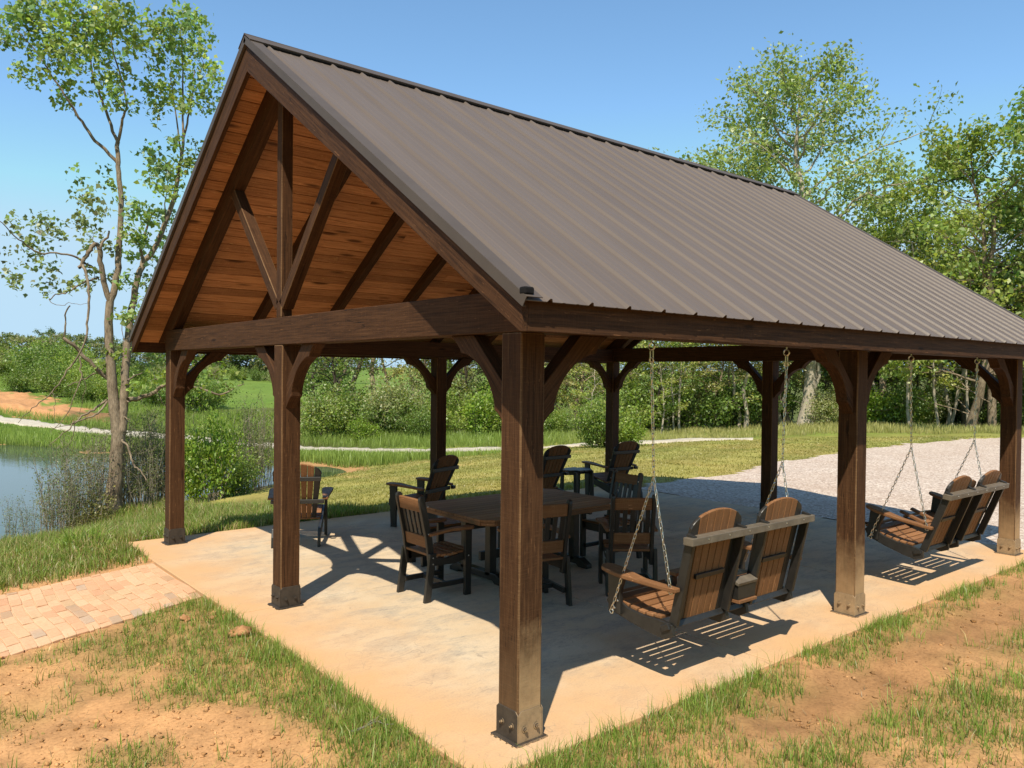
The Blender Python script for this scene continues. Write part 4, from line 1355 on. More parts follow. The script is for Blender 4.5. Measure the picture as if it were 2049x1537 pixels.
def make_tree(seed, h, r_crown, base_frac, trunk_r, nleaf, lsize, base_col, bark='bark', lobes=9, gap=.5, lean=0.0, shape=1.0, twiggy=0, col2=None):
    """returns (trunk mesh, crown mesh) of a broadleaf tree standing at the origin"""
    g = np.random.default_rng(seed)
    T = Tubes(); tips = []; rad = []
    top = np.array([lean * h * .2 + g.normal(0, .02) * h, g.normal(0, .02) * h, h * .93])
    tr = wander((0, 0, -.4), top, 12, .035, g)
    tt = np.linspace(0, 1, 12)
    T.add(tr, trunk_r * (1 - .88 * tt ** 1.1) * (1 + .5 * np.exp(-tt * 22)), 9)
    nb = lobes * 2 + 4
    for i in range(nb):
        u = base_frac + (1 - base_frac) * (i + g.uniform(0, .8)) / nb
        k_ = min(u * 11, 10.99); j = int(k_); p = tr[j] * (1 - k_ + j) + tr[j + 1] * (k_ - j)
        a = i * 2.4 + g.uniform(-.5, .5)
        prof = math.sin(math.pi * min(1, ((u - base_frac) / (1 - base_frac)) ** shape * .82 + .16)) ** .75
        Lb = r_crown * prof * g.uniform(.7, 1.12) + .3
        up = .25 + .7 * u
        e = p + np.array([math.cos(a) * Lb, math.sin(a) * Lb, Lb * up * g.uniform(.4, 1.0)])
        br = wander(p, e, 7, .07, g, .06)
        r0 = trunk_r * .36 * (1 - u * .6)
        T.add(br, np.linspace(r0, r0 * .2 + .006, 7), 5)
        for q_ in range(5):
            k2 = g.integers(2, 7); s_ = br[k2]
            d = rand_unit(1, g)[0] * np.array([1, 1, .75]) + (br[-1] - br[0]) / (np.linalg.norm(br[-1] - br[0]) + 1e-9) * .7
            e2 = s_ + d * Lb * g.uniform(.22, .42)
            b2 = wander(s_, e2, 4, .1, g)
            T.add(b2, np.linspace(r0 * .34 + .004, .005, 4), 4)
            for w_ in (b2[2], b2[3]):
                tips.append(w_); rad.append(r_crown * g.uniform(.09, .17))
        tips.append(br[-1]); rad.append(r_crown * .15)
    for q_ in range(twiggy):
        k_ = g.integers(1, 10); a = g.uniform(0, 6.28); Lb = r_crown * g.uniform(.5, 1.0)
        e = tr[k_] + np.array([math.cos(a) * Lb, math.sin(a) * Lb, Lb * g.uniform(-.1, .7)])
        T.add(wander(tr[k_], e, 6, .12, g), np.linspace(trunk_r * .12 + .006, .004, 6), 4)
    tips.append(tr[-1]); rad.append(r_crown * .15)
    tips = np.array(tips); rad = np.array(rad)
    keep = g.uniform(0, 1, len(tips)) > gap * .45
    keep[10::11] = True; keep[-1] = True
    tips, rad = tips[keep], rad[keep]
    wgt = rad ** 1.6; wgt = wgt * g.uniform(.3, 1.5, len(wgt)); wgt /= wgt.sum()
    ci = g.choice(len(tips), nleaf, p=wgt)
    off = np.clip(g.normal(size=(nleaf, 3)), -1.7, 1.7) * np.array([1, 1, .72])
    c = tips[ci] + off * rad[ci][:, None] * .62
    bc = np.asarray(base_col, float)
    hue = g.uniform(0, 1, len(tips))[:, None]
    b2 = np.asarray(col2 if col2 is not None else bc * np.array([1.35, 1.18, 1.15]))
    cb = bc * (1 - hue) + b2 * hue
    col = cb[ci] * g.uniform(.72, 1.25, (nleaf, 1)) * (1 + g.normal(0, .06, (nleaf, 3)))
    lm = leaf_mesh("crown", c, lsize, np.clip(col, .006, .5), g)
    return T.mesh("trunk", M[bark]), lm


def plant_tree(name, meshes, loc, rz, sc, label, cat="tree", group=None, tilt=(0, 0)):
    r = empty(name, loc, 0, label, cat, group)
    r.rotation_euler = (tilt[0], tilt[1], rz); r.scale = (sc, sc, sc) if not hasattr(sc, '__len__') else sc
    link("trunk" if name != "shrub" else "stems", meshes[0], r)
    link("crown" if name != "shrub" else "foliage", meshes[1], r)
    return r


def make_shrub(seed, h, r, nleaf, lsize, base_col, stems=9, flat=.8, col2=None, bark='twig', spread=1.0, hollow=.0):
    g = np.random.default_rng(seed); T = Tubes(); tips = []
    for i in range(stems):
        a = g.uniform(0, 6.28); u = math.sqrt(g.uniform(0.02, 1)) * spread
        e = np.array([math.cos(a) * r * u, math.sin(a) * r * u, h * g.uniform(.55, 1.0) * (1 - .35 * u * u)])
        st = wander((math.cos(a) * r * .12 * u, math.sin(a) * r * .12 * u, -.15), e, 7, .06, g, .05)
        T.add(st, np.linspace(.012 + .006 * h, .004, 7), 4)
        for k_ in range(2, 7):
            tips.append(st[k_])
            for q_ in range(2):
                e2 = st[k_] + rand_unit(1, g)[0] * r * .32
                tips.append(e2)
                if q_ == 0:
                    T.add(wander(st[k_], e2, 3, .1, g), [.006, .004, .003], 3)
    tips = np.array(tips); tips[:, 2] = np.maximum(tips[:, 2], .12 * h)
    wgt = g.uniform(.2, 1.5, len(tips)); wgt /= wgt.sum()
    ci = g.choice(len(tips), nleaf, p=wgt)
    c = tips[ci] + g.normal(size=(nleaf, 3)) * r * .105
    c[:, 2] = np.maximum(c[:, 2], .03)
    bc = np.asarray(base_col, float); hue = g.uniform(0, 1, len(tips))[:, None]
    b2 = np.asarray(col2 if col2 is not None else bc * np.array([1.4, 1.2, 1.2]))
    col = (bc * (1 - hue) + b2 * hue)[ci] * g.uniform(.7, 1.25, (nleaf, 1)) * (1 + g.normal(0, .06, (nleaf, 3)))
    return T.mesh("stems", M[bark]), leaf_mesh("foliage", c, lsize, np.clip(col, .006, .5), g)


# ------------------------------------------------------------------ the forked maple by the pond
g = np.random.default_rng(5)
DT = 19.2
T = Tubes()


def limb(pix, r0, r1, d0=0.0, d1=0.0, n=6, dense=3):
    m = len(pix); P = []
    for i, (x, y) in enumerate(pix):
        u = i / max(1, m - 1)
        P.append(at(x, y, DT + d0 + (d1 - d0) * u))
    P = np.array(P)
    # smooth resample
    t = np.linspace(0, m - 1, (m - 1) * dense + 1); Q = []
    for tv in t:
        i = min(int(tv), m - 2); f_ = tv - i
        p0, p1, p2, p3 = P[max(i - 1, 0)], P[i], P[i + 1], P[min(i + 2, m - 1)]
        Q.append(.5 * ((2 * p1) + (-p0 + p2) * f_ + (2 * p0 - 5 * p1 + 4 * p2 - p3) * f_ ** 2 + (-p0 + 3 * p1 - 3 * p2 + p3) * f_ ** 3))
    Q = np.array(Q); Q[1:-1] += g.normal(0, .012, (len(Q) - 2, 3))
    T.add(Q, np.linspace(r0, r1, len(Q)), n)
    return Q


px2m = DT / FPX
trunk = limb([(224, 1048), (226, 1025), (229, 985), (233, 940), (236, 900), (240, 860)], .205, .155, n=14)
T.add(np.array([at(224, 1052, DT), at(225, 1036, DT), at(226, 1015, DT)]), [.27, .215, .185], 14)
limb([(237, 872), (231, 830), (227, 800), (224, 760), (221, 720), (219, 680), (218, 645), (220, 604)], .135, .09, 0, .1, 12)
limb([(220, 606), (228, 575), (234, 546), (237, 511), (239, 464), (242, 417), (239, 358), (236, 323), (236, 283)], .085, .05, .1, .5, 9)
limb([(236, 284), (222, 250), (208, 212), (196, 178), (184, 147), (178, 100), (172, 50)], .042, .012, .5, 1.0, 7)
limb([(236, 284), (241, 255), (247, 232), (254, 205), (240, 150), (226, 100), (215, 30)], .040, .012, .5, .1, 7)
limb([(236, 327), (210, 300), (184, 273), (165, 245), (147, 219), (137, 201), (116, 171), (85, 120), (60, 90), (34, 60)], .045, .010, .5, -.6, 7)
limb([(222, 606), (212, 581), (206, 553), (201, 522), (199, 497), (192, 488), (185, 495), (173, 511), (163, 530), (160, 536)], .07, .04, .1, -.3, 8)
limb([(199, 500), (203, 488), (214, 475), (218, 462)], .04, .02, -.2, -.2, 7)
limb([(166, 530), (173, 548), (177, 575), (178, 604), (175, 640), (173, 668), (161, 703), (141, 733), (123, 761), (105, 783), (80, 806), (58, 824), (36, 847)], .036, .006, -.3, -1.1, 7)
limb([(159, 715), (163, 740), (163, 759), (149, 794), (136, 824), (120, 845), (100, 865)], .02, .005, -.7, -1.0, 5)
limb([(163, 745), (170, 775), (165, 800), (158, 830)], .010, .004, -.7, -.5, 4)
limb([(105, 783), (108, 806), (109, 830), (110, 850)], .008, .003, -.9, -.9, 4)
limb([(200, 546), (172, 526), (145, 511), (112, 506), (77, 506), (52, 488), (30, 473), (12, 455), (-10, 435)], .03, .008, .1, -1.5, 6)
limb([(198, 556), (180, 560), (164, 567), (148, 577), (131, 586), (112, 590), (98, 598)], .03, .010, .1, -.7, 6)
limb([(98, 598), (108, 610), (125, 612), (138, 608), (160, 610), (178, 606)], .008, .004, -.6, -.4, 4)
limb([(140, 612), (132, 625), (131, 645), (129, 672)], .016, .022, -.5, -.4, 5)
limb([(216, 757), (200, 744), (184, 728), (165, 708), (147, 690), (126, 676)], .055, .040, .1, -.5, 8)
limb([(214, 800), (198, 812), (180, 824), (165, 832), (148, 846), (133, 862), (112, 880), (98, 893)], .032, .006, 0, -1.0, 6)
limb([(215, 803), (205, 818), (196, 828), (178, 835), (160, 842), (146, 848)], .026, .014, 0, -.9, 6)
limb([(148, 846), (130, 852), (112, 856), (100, 853)], .010, .004, -.9, -1.1, 4)
limb([(147, 848), (148, 868), (143, 880), (139, 892)], .012, .004, -.9, -.9, 4)
limb([(222, 752), (208, 750), (190, 748), (172, 757), (155, 765), (136, 772)], .024, .010, 0, .6, 6)
# right stem
limb([(243, 868), (246, 830), (248, 790), (250, 750), (254, 700), (258, 655), (262, 625), (269, 593), (276, 553), (288, 525), (308, 500), (325, 461), (344, 412), (356, 358)], .108, .052, 0, .9, 12)
limb([(356, 358), (360, 330), (365, 297), (369, 266), (377, 236), (385, 190), (390, 140)], .05, .012, .9, 1.3, 7)
limb([(362, 318), (356, 260), (348, 200), (340, 150)], .025, .008, .9, .6, 6)
limb([(366, 290), (366, 200), (365, 110), (362, 40)], .03, .008, .9, 1.0, 6)
limb([(288, 526), (282, 500), (290, 470), (300, 440), (312, 420)], .05, .012, .4, .1, 7)
limb([(320, 470), (330, 440), (332, 410), (335, 380)], .025, .008, .7, .5, 6)
limb([(256, 800), (272, 798), (290, 794), (312, 783), (335, 765), (360, 762), (392, 775), (420, 785), (445, 789), (468, 779), (488, 768)], .062, .012, 0, 1.6, 8)
limb([(256, 762), (270, 752), (285, 746)], .025, .008, 0, .4, 6)
limb([(313, 783), (322, 800), (330, 812)], .014, .005, .5, .4, 5)
limb([(345, 763), (370, 740), (400, 725), (430, 715)], .022, .006, .8, 1.6, 5)
limb([(244, 880), (255, 893), (261, 912), (266, 928), (275, 937), (285, 947), (292, 962)], .028, .014, -.15, -.5, 7)
limb([(248, 835), (256, 838), (261, 840)], .02, .008, 0, -.2, 5)
limb([(244, 650), (247, 690), (250, 705)], .010, .005, -.2, -.3, 5)
clus = [(30, 30, 38, 150), (70, 60, 46, 230), (120, 38, 50, 260), (170, 28, 48, 260), (222, 30, 42, 230), (252, 62, 30, 120), (100, 105, 36, 170), (150, 108, 34, 160), (203, 98, 42, 200), (236, 142, 24, 80), (45, 145, 22, 70),
        (130, 168, 18, 50), (118, 207, 12, 28), (228, 190, 26, 75), (262, 205, 14, 26), (8, 85, 18, 60), (140, 200, 12, 20), (70, 10, 40, 140), (205, 155, 24, 60), (175, 60, 50, 200), (265, 95, 14, 24), (180, 190, 12, 16),
        (305, 62, 22, 80), (342, 55, 32, 130), (378, 42, 28, 110), (330, 108, 36, 170), (382, 100, 36, 170), (410, 132, 26, 90), (300, 185, 26, 90), (350, 165, 34, 140), (402, 185, 26, 90), (425, 155, 16, 40), (322, 212, 22, 60), (408, 215, 18, 40), (368, 25, 18, 50), (358, 215, 22, 60),
        (310, 312, 24, 80), (330, 342, 24, 80), (372, 330, 26, 80), (350, 285, 15, 32), (392, 298, 22, 60), (330, 380, 22, 60), (345, 360, 20, 50), (300, 355, 14, 30),
        (268, 420, 20, 60), (300, 440, 24, 70), (332, 430, 18, 45), (290, 482, 24, 70), (262, 470, 18, 45), (252, 560, 16, 36), (300, 560, 14, 24), (280, 600, 16, 34), (242, 636, 14, 30), (310, 520, 16, 30), (255, 510, 16, 32), (270, 640, 18, 34), (280, 575, 14, 24), (250, 400, 12, 22), (330, 480, 14, 24),
        (150, 352, 7, 8), (165, 392, 14, 24), (148, 392, 6, 8), (182, 396, 12, 18), (157, 370, 8, 10), (222, 345, 9, 12), (228, 370, 9, 14), (205, 372, 6, 8), (195, 422, 13, 22), (212, 432, 12, 20), (160, 458, 17, 34), (165, 445, 10, 14), (98, 458, 22, 50), (92, 440, 14, 24), (58, 480, 18, 32), (40, 438, 9, 14), (38, 455, 9, 10), (80, 498, 18, 30), (62, 510, 8, 10),
        (100, 545, 14, 26), (112, 572, 12, 18), (140, 576, 14, 26), (165, 572, 12, 20), (74, 570, 5, 6), (90, 588, 8, 10), (14, 502, 9, 10), (14, 540, 7, 10), (30, 545, 9, 12), (20, 572, 9, 12), (42, 572, 7, 8), (186, 478, 18, 36), (216, 498, 14, 24), (190, 545, 12, 20), (205, 562, 10, 14), (125, 478, 12, 18), (172, 505, 8, 8), (82, 530, 8, 10), (5, 470, 6, 6),
        (204, 742, 13, 28), (192, 728, 10, 16), (286, 742, 22, 46), (322, 722, 22, 46), (310, 758, 20, 40), (262, 775, 12, 20), (355, 735, 22, 44), (392, 720, 22, 44), (395, 760, 16, 28), (430, 745, 18, 30), (452, 770, 12, 18), (476, 765, 10, 12), (224, 700, 8, 10), (246, 705, 8, 10), (262, 700, 8, 10)]
lc_ = []; lcol = []
for (x, y, r, n) in clus:
    n = int(n * 1.6)
    D0 = DT + g.normal(0, .5) + (.6 if x > 270 else 0)
    c0 = at(x, y, D0); rr = r * px2m
    k_ = max(1, int(n / 14))
    sub = c0 + g.normal(size=(k_, 3)) * rr * .55
    s_ = g.integers(0, k_, n)
    lc_.append(sub[s_] + g.normal(size=(n, 3)) * np.array([.12, .12, .10]))
    hue = g.uniform(.8, 1.25)
    base_ = np.array([.215, .315, .115]) if g.uniform() < .6 else np.array([.27, .355, .11])
    if y > 380 and x < 230: base_ = np.array([.22, .265, .12])
    if y > 690: base_ = np.array([.22, .29, .06])
    lcol.append(leaf_cols(n, base_ * hue, g))
    if k_ > 1 and n > 20:
        for q_ in range(min(4, k_)):
            T.add(wander(c0, sub[q_], 4, .12, g), np.linspace(.008, .003, 4), 4)
lc_ = np.concatenate(lc_); lcol = np.concatenate(lcol)
tb = at(224, 1036, DT)
mt = empty("maple_tree", tb, 0, "tall forked tree with rough grey bark and thin foliage on the pond bank", "tree")
o = link("trunk", T.mesh("trunk", M['bark']), mt, -tb)
o = link("crown", leaf_mesh("crown", lc_, .120, lcol, g, .6, True), mt, -tb)

# ------------------------------------------------------------------ wood on the right and behind
YG, MG, DG, OG = (.29, .345, .085), (.215, .29, .065), (.135, .21, .045), (.295, .30, .115)
var = {
    'tall': make_tree(101, 17, 4.6, .34, .26, 5200, .24, MG, 'bark', 9, .5),
    'slim': make_tree(102, 15, 2.9, .30, .13, 3600, .21, YG, 'bark_pale', 8, .6, twiggy=8),
    'dense': make_tree(103, 13, 4.4, .20, .22, 6200, .24, DG, 'bark_dark', 10, .3),
    'young': make_tree(104, 10, 2.6, .22, .09, 3000, .19, YG, 'bark_pale', 8, .4, twiggy=6),
    'olive': make_tree(105, 14, 4.0, .25, .18, 4200, .21, OG, 'bark', 9, .55, twiggy=10),
}
big = make_tree(131, 19.5, 6.3, .36, .38, 20000, .225, (.24, .32, .11), 'bark_pale', 13, .22, col2=(.31, .37, .13), shape=.8)
mid = make_tree(132, 14.2, 5.0, .22, .21, 11000, .23, (.21, .29, .07), 'bark', 12, .45, col2=(.31, .36, .09), twiggy=26)
edge = make_tree(133, 17.2, 5.2, .18, .34, 13000, .25, (.14, .24, .06), 'bark_dark', 12, .35, col2=(.22, .31, .08), twiggy=10)


def gpt(px, py, D):
    p = at(px, py, D); return np.array([p[0], p[1], H([p[0]], [p[1]])[0]])


plant_tree("tall_tree", big, gpt(1610, 858, 42), .4, (.98, .98, .98), "tallest tree, airy pale green crown rising behind the right half of the roof")
plant_tree("tall_tree", mid, gpt(1935, 862, 37.5), 2.0, 1.0, "broad tree with twiggy dark branches above the roof's lower right slope")
plant_tree("tall_tree", edge, gpt(2120, 862, 38), 1.2, 1.0, "dark green tree leaning in at the right edge of the photo")
plant_tree("tall_tree", var['dense'], gpt(1745, 860, 47), .3, (1.0, 1.0, 1.08), "rounded dark tree filling the gap right of the tallest tree")
plant_tree("tall_tree", var['olive'], gpt(1800, 858, 44), 1.9, (.7, .7, .72), "thin olive tree between the tallest tree and the broad twiggy one")
wood_pos = []
gw = np.random.default_rng(77)
for px in np.arange(1085, 2120, 17):
    D = 43 + gw.uniform(-1.5, 14) - (3.5 if px > 1650 else 0)
    wood_pos.append((px + gw.uniform(-9, 9), D))
kinds = ['slim', 'young', 'olive', 'tall', 'slim', 'dense', 'young', 'slim']
lab = {'tall': "full green forest tree standing in the wood behind the gravel lot", 'slim': "slender pale trunked tree in the wood behind the gravel lot",
       'dense': "dark leafy tree in the wood behind the gravel lot", 'young': "young yellow green tree in the wood behind the gravel lot", 'olive': "sparse olive tree in the wood behind the gravel lot"}
for i, (px, D) in enumerate(wood_pos):
    kd = kinds[i % len(kinds)] if gw.uniform() < .8 else 'olive'
    capz = .50 if px < 1330 else (.58 if px < 1450 else .76)          # keep the skyline where the photo has it
    s_ = gw.uniform(.82, 1.05) * capz * (1.15 if kd in ('young',) else 1.0)
    plant_tree("forest_tree", var[kd], gpt(px, 862, D), gw.uniform(0, 6.28), (s_ * 1.05, s_ * 1.05, s_ * gw.uniform(.9, 1.05)), lab[kd], group="trees in the wood behind the gravel lot", tilt=(gw.normal(0, .03), gw.normal(0, .03)))
# bare pale trunks that stand out
for px, py, D, w_, hh, tl, lb in [(1609, 858, 41.5, 0, 0, 0, ""), (1822, 858, 38.5, .07, 9, .02, "straight pale slim trunk left of the last bay of posts"), (1880, 860, 38.5, .06, 8, .12, "thin pale trunk leaning left at the wood's edge"), (1937, 862, 38, .06, 9, .16, "second thin pale leaning trunk at the wood's edge"),
                                   (1350, 866, 42, .05, 7.5, .05, "thin white sapling trunk, left of a close pair"), (1360, 867, 42, .06, 8.5, .01, "thin white sapling trunk, right of a close pair"), (1757, 855, 41, .17, 9, .0, "dark vine wrapped trunk beside the middle near post"), (1985, 866, 37, .17, 10, .03, "thick grey trunk beside the last corner post")]:
    if not lb: continue
    gg = np.random.default_rng(int(px)); TT = Tubes()
    p = wander((0, 0, -.3), (-tl * hh, 0, hh), 9, .02, gg); TT.add(p, np.linspace(w_ * 1.25, w_ * .5, 9), 7)
    for q_ in range(9):
        k_ = gg.integers(3, 9); TT.add(wander(p[k_], p[k_] + rand_unit(1, gg)[0] * np.array([1.4, 1.4, .8]) + (0, 0, .4), 5, .1, gg), np.linspace(w_ * .3, .004, 5), 4)
    tips = p[gg.integers(4, 9, 900)] + gg.normal(size=(900, 3)) * np.array([.9, .9, .7])
    lm = leaf_mesh("crown", tips, .17, leaf_cols(900, YG, gg), gg)
    plant_tree("slim_tree", (TT.mesh("trunk", M['bark_pale'] if w_ < .1 else M['bark']), lm), gpt(px, py, D), 0, 1, lb)

# brush: shrubs as things, several kinds
SH = {
    'bright': make_shrub(201, 2.6, 1.5, 3600, .13, (.19, .30, .040), 12),
    'green': make_shrub(202, 3.2, 2.2, 5200, .16, (.20, .29, .058), 14),
    'dark': make_shrub(203, 3.0, 2.2, 5200, .16, (.125, .20, .042), 14, col2=(.20, .28, .065)),
    'pale': make_shrub(204, 3.6, 2.2, 5200, .15, (.29, .32, .13), 16, col2=(.36, .38, .18)),
    'twiggy': make_shrub(205, 3.0, 2.0, 1500, .11, (.13, .14, .05), 40, bark='dead'),
}
slab_ = {'bright': "bright yellow green bush", 'green': "rounded green bush", 'dark': "dark green bush", 'pale': "pale silvery green bush", 'twiggy': "bare twiggy bush"}


def shrub(kind, px, py, D, sc, label, group=None):
    return plant_tree("shrub", SH[kind], gpt(px, py, D), rnd.uniform(0, 6.28), sc, label, "bush", group)


# thicket behind the drive, seen between the left and middle posts of the far side
mt_ = [('dense', 665, 870, 49, .40), ('tall', 715, 868, 53, .50), ('olive', 770, 868, 50, .46), ('dense', 640, 862, 58, .46), ('slim', 820, 868, 54, .62), ('olive', 850, 872, 49, .45), ('tall', 905, 870, 52, .48), ('dense', 945, 872, 48, .42), ('tall', 985, 870, 53, .50), ('young', 930, 870, 50, .62), ('olive', 1035, 868, 50, .45), ('dense', 1075, 868, 55, .48), ('tall', 745, 860, 62, .55), ('olive', 890, 862, 62, .55), ('slim', 1000, 862, 60, .66), ('olive', 690, 860, 66, .58), ('young', 1110, 866, 47, .6), ('olive', 1150, 866, 46, .45)]
for i, (kd, px, py, D, s_) in enumerate(mt_):
    plant_tree("thicket_tree", var[kd], gpt(px, py, D), rnd.uniform(0, 6.28), (s_ * 1.6, s_ * 1.6, s_ * 1.6), {'dense': "dark bushy tree in the thicket beyond the white drive", 'tall': "full green tree in the thicket beyond the white drive", 'olive': "olive green tree in the thicket beyond the white drive", 'slim': "slender tree in the thicket beyond the white drive", 'young': "fresh green young tree in the thicket beyond the white drive"}[kd], group="trees in the thicket beyond the drive")
for kd, px, py, D, s_ in [('green', 655, 874, 46, .85), ('dark', 690, 872, 47, 1.0), ('pale', 640, 868, 47, .8), ('pale', 765, 872, 47, 1.05), ('dark', 790, 874, 46, .85), ('pale', 815, 872, 46, .9), ('dark', 842, 882, 44, .6), ('green', 905, 880, 45, .8), ('bright', 955, 878, 43.5, 1.15), ('green', 985, 880, 44, .75), ('pale', 900, 868, 49, 1.2), ('green', 1010, 876, 44, .7), ('dark', 1030, 876, 45, .7), ('green', 1120, 880, 42, .45), ('dark', 1075, 878, 43, .6), ('green', 1095, 880, 42, .5)]:
    shrub(kd, px, py, D, s_, slab_[kd] + " in the thicket beyond the white drive", "bushes in the thicket beyond the drive")
shrub('bright', 728, 884, 43.5, (.62, .62, .62), "small vivid green bush alone in front of the thicket")
shrub('green', 1215, 890, 31, (.62, .62, .62), "leafy bush growing behind the far corner post")
shrub('bright', 1262, 892, 30.5, (.42, .42, .42), "small bright bush just right of the far corner post")
shrub('dark', 1195, 893, 31, (.5, .5, .62), "dark bush just left of the far corner post")
for i, px in enumerate(np.arange(1290, 2060, 24)):
    kd = ['green', 'twiggy', 'dark', 'bright', 'twiggy', 'dark', 'green', 'pale'][i % 8]
    if 1575 < px < 1650: continue
    if 1400 < px < 1530: kd = ['twiggy', 'twiggy', 'dark'][i % 3]
    D = (43 if px < 1650 else 39.5) + gw.uniform(0, 5)
    shrub(kd, px + gw.uniform(-8, 8), 864, D, gw.uniform(.55, 1.0), {'bright': "fresh green undergrowth bush at the wood's edge", 'green': "green undergrowth bush at the wood's edge", 'dark': "dark undergrowth bush at the wood's edge", 'pale': "pale undergrowth bush at the wood's edge", 'twiggy': "bare brown brush tangle at the wood's edge"}[kd], "undergrowth at the wood's edge")

# far hillside, left
far = {
    'fa': make_tree(141, 9, 4.2, .10, .2, 2600, .42, (.15, .20, .075), 'bark_dark', 9, .3),
    'fb': make_tree(142, 8, 4.2, .10, .2, 2600, .42, (.21, .23, .115), 'bark_dark', 9, .35),
    'fc': make_tree(143, 10, 4.0, .12, .2, 2600, .42, (.115, .17, .07), 'bark_dark', 9, .3),
}
fl = {'fa': "mid green tree on the far hillside beyond the pond", 'fb': "pale olive tree on the far hillside beyond the pond", 'fc': "dark green tree on the far hillside beyond the pond"}
gf = np.random.default_rng(9)
for i, px in enumerate(np.arange(-160, 700, 24)):
    kd = ['fb', 'fa', 'fc', 'fa', 'fb', 'fc'][i % 6]
    if px < 60: kd = ['fb', 'fb', 'fa'][i % 3]
    D = (101 if px < 330 else 130) + gf.uniform(-5, 9)
    py = 748 if px < 330 else 766
    hpx = (742 - 672) if px < 330 else 95
    s_ = hpx * D / FPX / 8.6 * gf.uniform(.85, 1.12)
    p = at(px + gf.uniform(-8, 8), py, D); z = H([p[0]], [p[1]])[0]
    plant_tree("hillside_tree", far[kd], (p[0], p[1], z - .2), gf.uniform(0, 6.28), (s_ * 1.15, s_ * 1.15, s_), fl[kd], group="trees on the far hillside")
for i, px in enumerate(np.arange(-100, 640, 38)):
    p = at(px + gf.uniform(-8, 8), 748 if px < 330 else 766, (93 if px < 330 else 118) + gf.uniform(-3, 3)); z = H([p[0]], [p[1]])[0]
    plant_tree("shrub", SH[['green', 'dark', 'pale'][i % 3]], (p[0], p[1], z - .1), gf.uniform(0, 6.28), .72, slab_[['green', 'dark', 'pale'][i % 3]] + " along the foot of the far hillside trees", "bush", "bushes along the foot of the far hillside trees")
# scrub on the slope above the bare clay
for kd, px, py, D, s_ in [('dark', 75, 778, 84, 1.5), ('dark', 110, 770, 88, 1.5), ('dark', 95, 792, 78, 1.2), ('green', 60, 766, 94, 1.4), ('dark', 35, 792, 76, .8), ('green', 140, 782, 82, 1.3), ('dark', 120, 800, 72, 1.0), ('green', 170, 800, 73, 1.0), ('green', 200, 812, 68, 1.0), ('dark', 165, 815, 66, .8), ('green', 130, 760, 98, 1.3), ('green', 230, 820, 65, .8)]:
    shrub(kd, px, py, D, s_, ("dark" if kd == 'dark' else "mid green") + " scrub bush on the slope above the bare clay bank", "scrub on the slope above the clay bank")
for kd, px, py, D, s_ in [('dark', 398, 830, 60, 1.05), ('dark', 375, 822, 62, .95), ('dark', 420, 822, 64, .8), ('green', 330, 815, 66, .9), ('dark', 300, 820, 64, .8)]:
    shrub(kd, px, py, D, s_, "rounded dark bush on the meadow slope behind the left corner post", "dark bushes on the meadow slope")

# pond edge: leafy bushes and thin willow saplings
shrub('bright', 425, 1002, 20.5, (.55, .55, 1.0), "tall bright green bush at the pond edge between the left and middle posts")
shrub('bright', 392, 995, 21.2, (.42, .42, .72), "bright green bush at the pond edge just right of the left corner post")
shrub('green', 462, 990, 21.8, (.42, .42, .40), "darker leafy bush at the pond edge, low beside the tall bright one")
gs = np.random.default_rng(31)


def sapling(seed, n, h, spread, nleaf, col, lsize=.05, lean=0):
    g_ = np.random.default_rng(seed); TT = Tubes(); tips = []
    for i in range(n):
        a = g_.uniform(0, 6.28); r_ = g_.uniform(0, .35) * spread; hh = h * g_.uniform(.55, 1.0)
        e = np.array([math.cos(a) * (r_ + spread * .5 * g_.uniform(0, 1)) + lean, math.sin(a) * (r_ + spread * .5 * g_.uniform(0, 1)), hh])
        st = wander((math.cos(a) * r_, math.sin(a) * r_, -.2), e, 7, .03, g_)
        TT.add(st, np.linspace(.010, .003, 7), 4)
        for k_ in range(2, 7):
            for q_ in range(2):
                e2 = st[k_] + np.array([g_.normal(0, .13), g_.normal(0, .13), g_.uniform(.08, .32)])
                TT.add(wander(st[k_], e2, 3, .08, g_), [.004, .003, .002], 3); tips += [e2, (st[k_] + e2) / 2]
    tips = np.array(tips); ci = g_.integers(0, len(tips), nleaf)
    c = tips[ci] + g_.normal(size=(nleaf, 3)) * .06
    return TT.mesh("stems", M['twig']), leaf_mesh("foliage", c, lsize, leaf_cols(nleaf, col, g_), g_, aspect=.4)


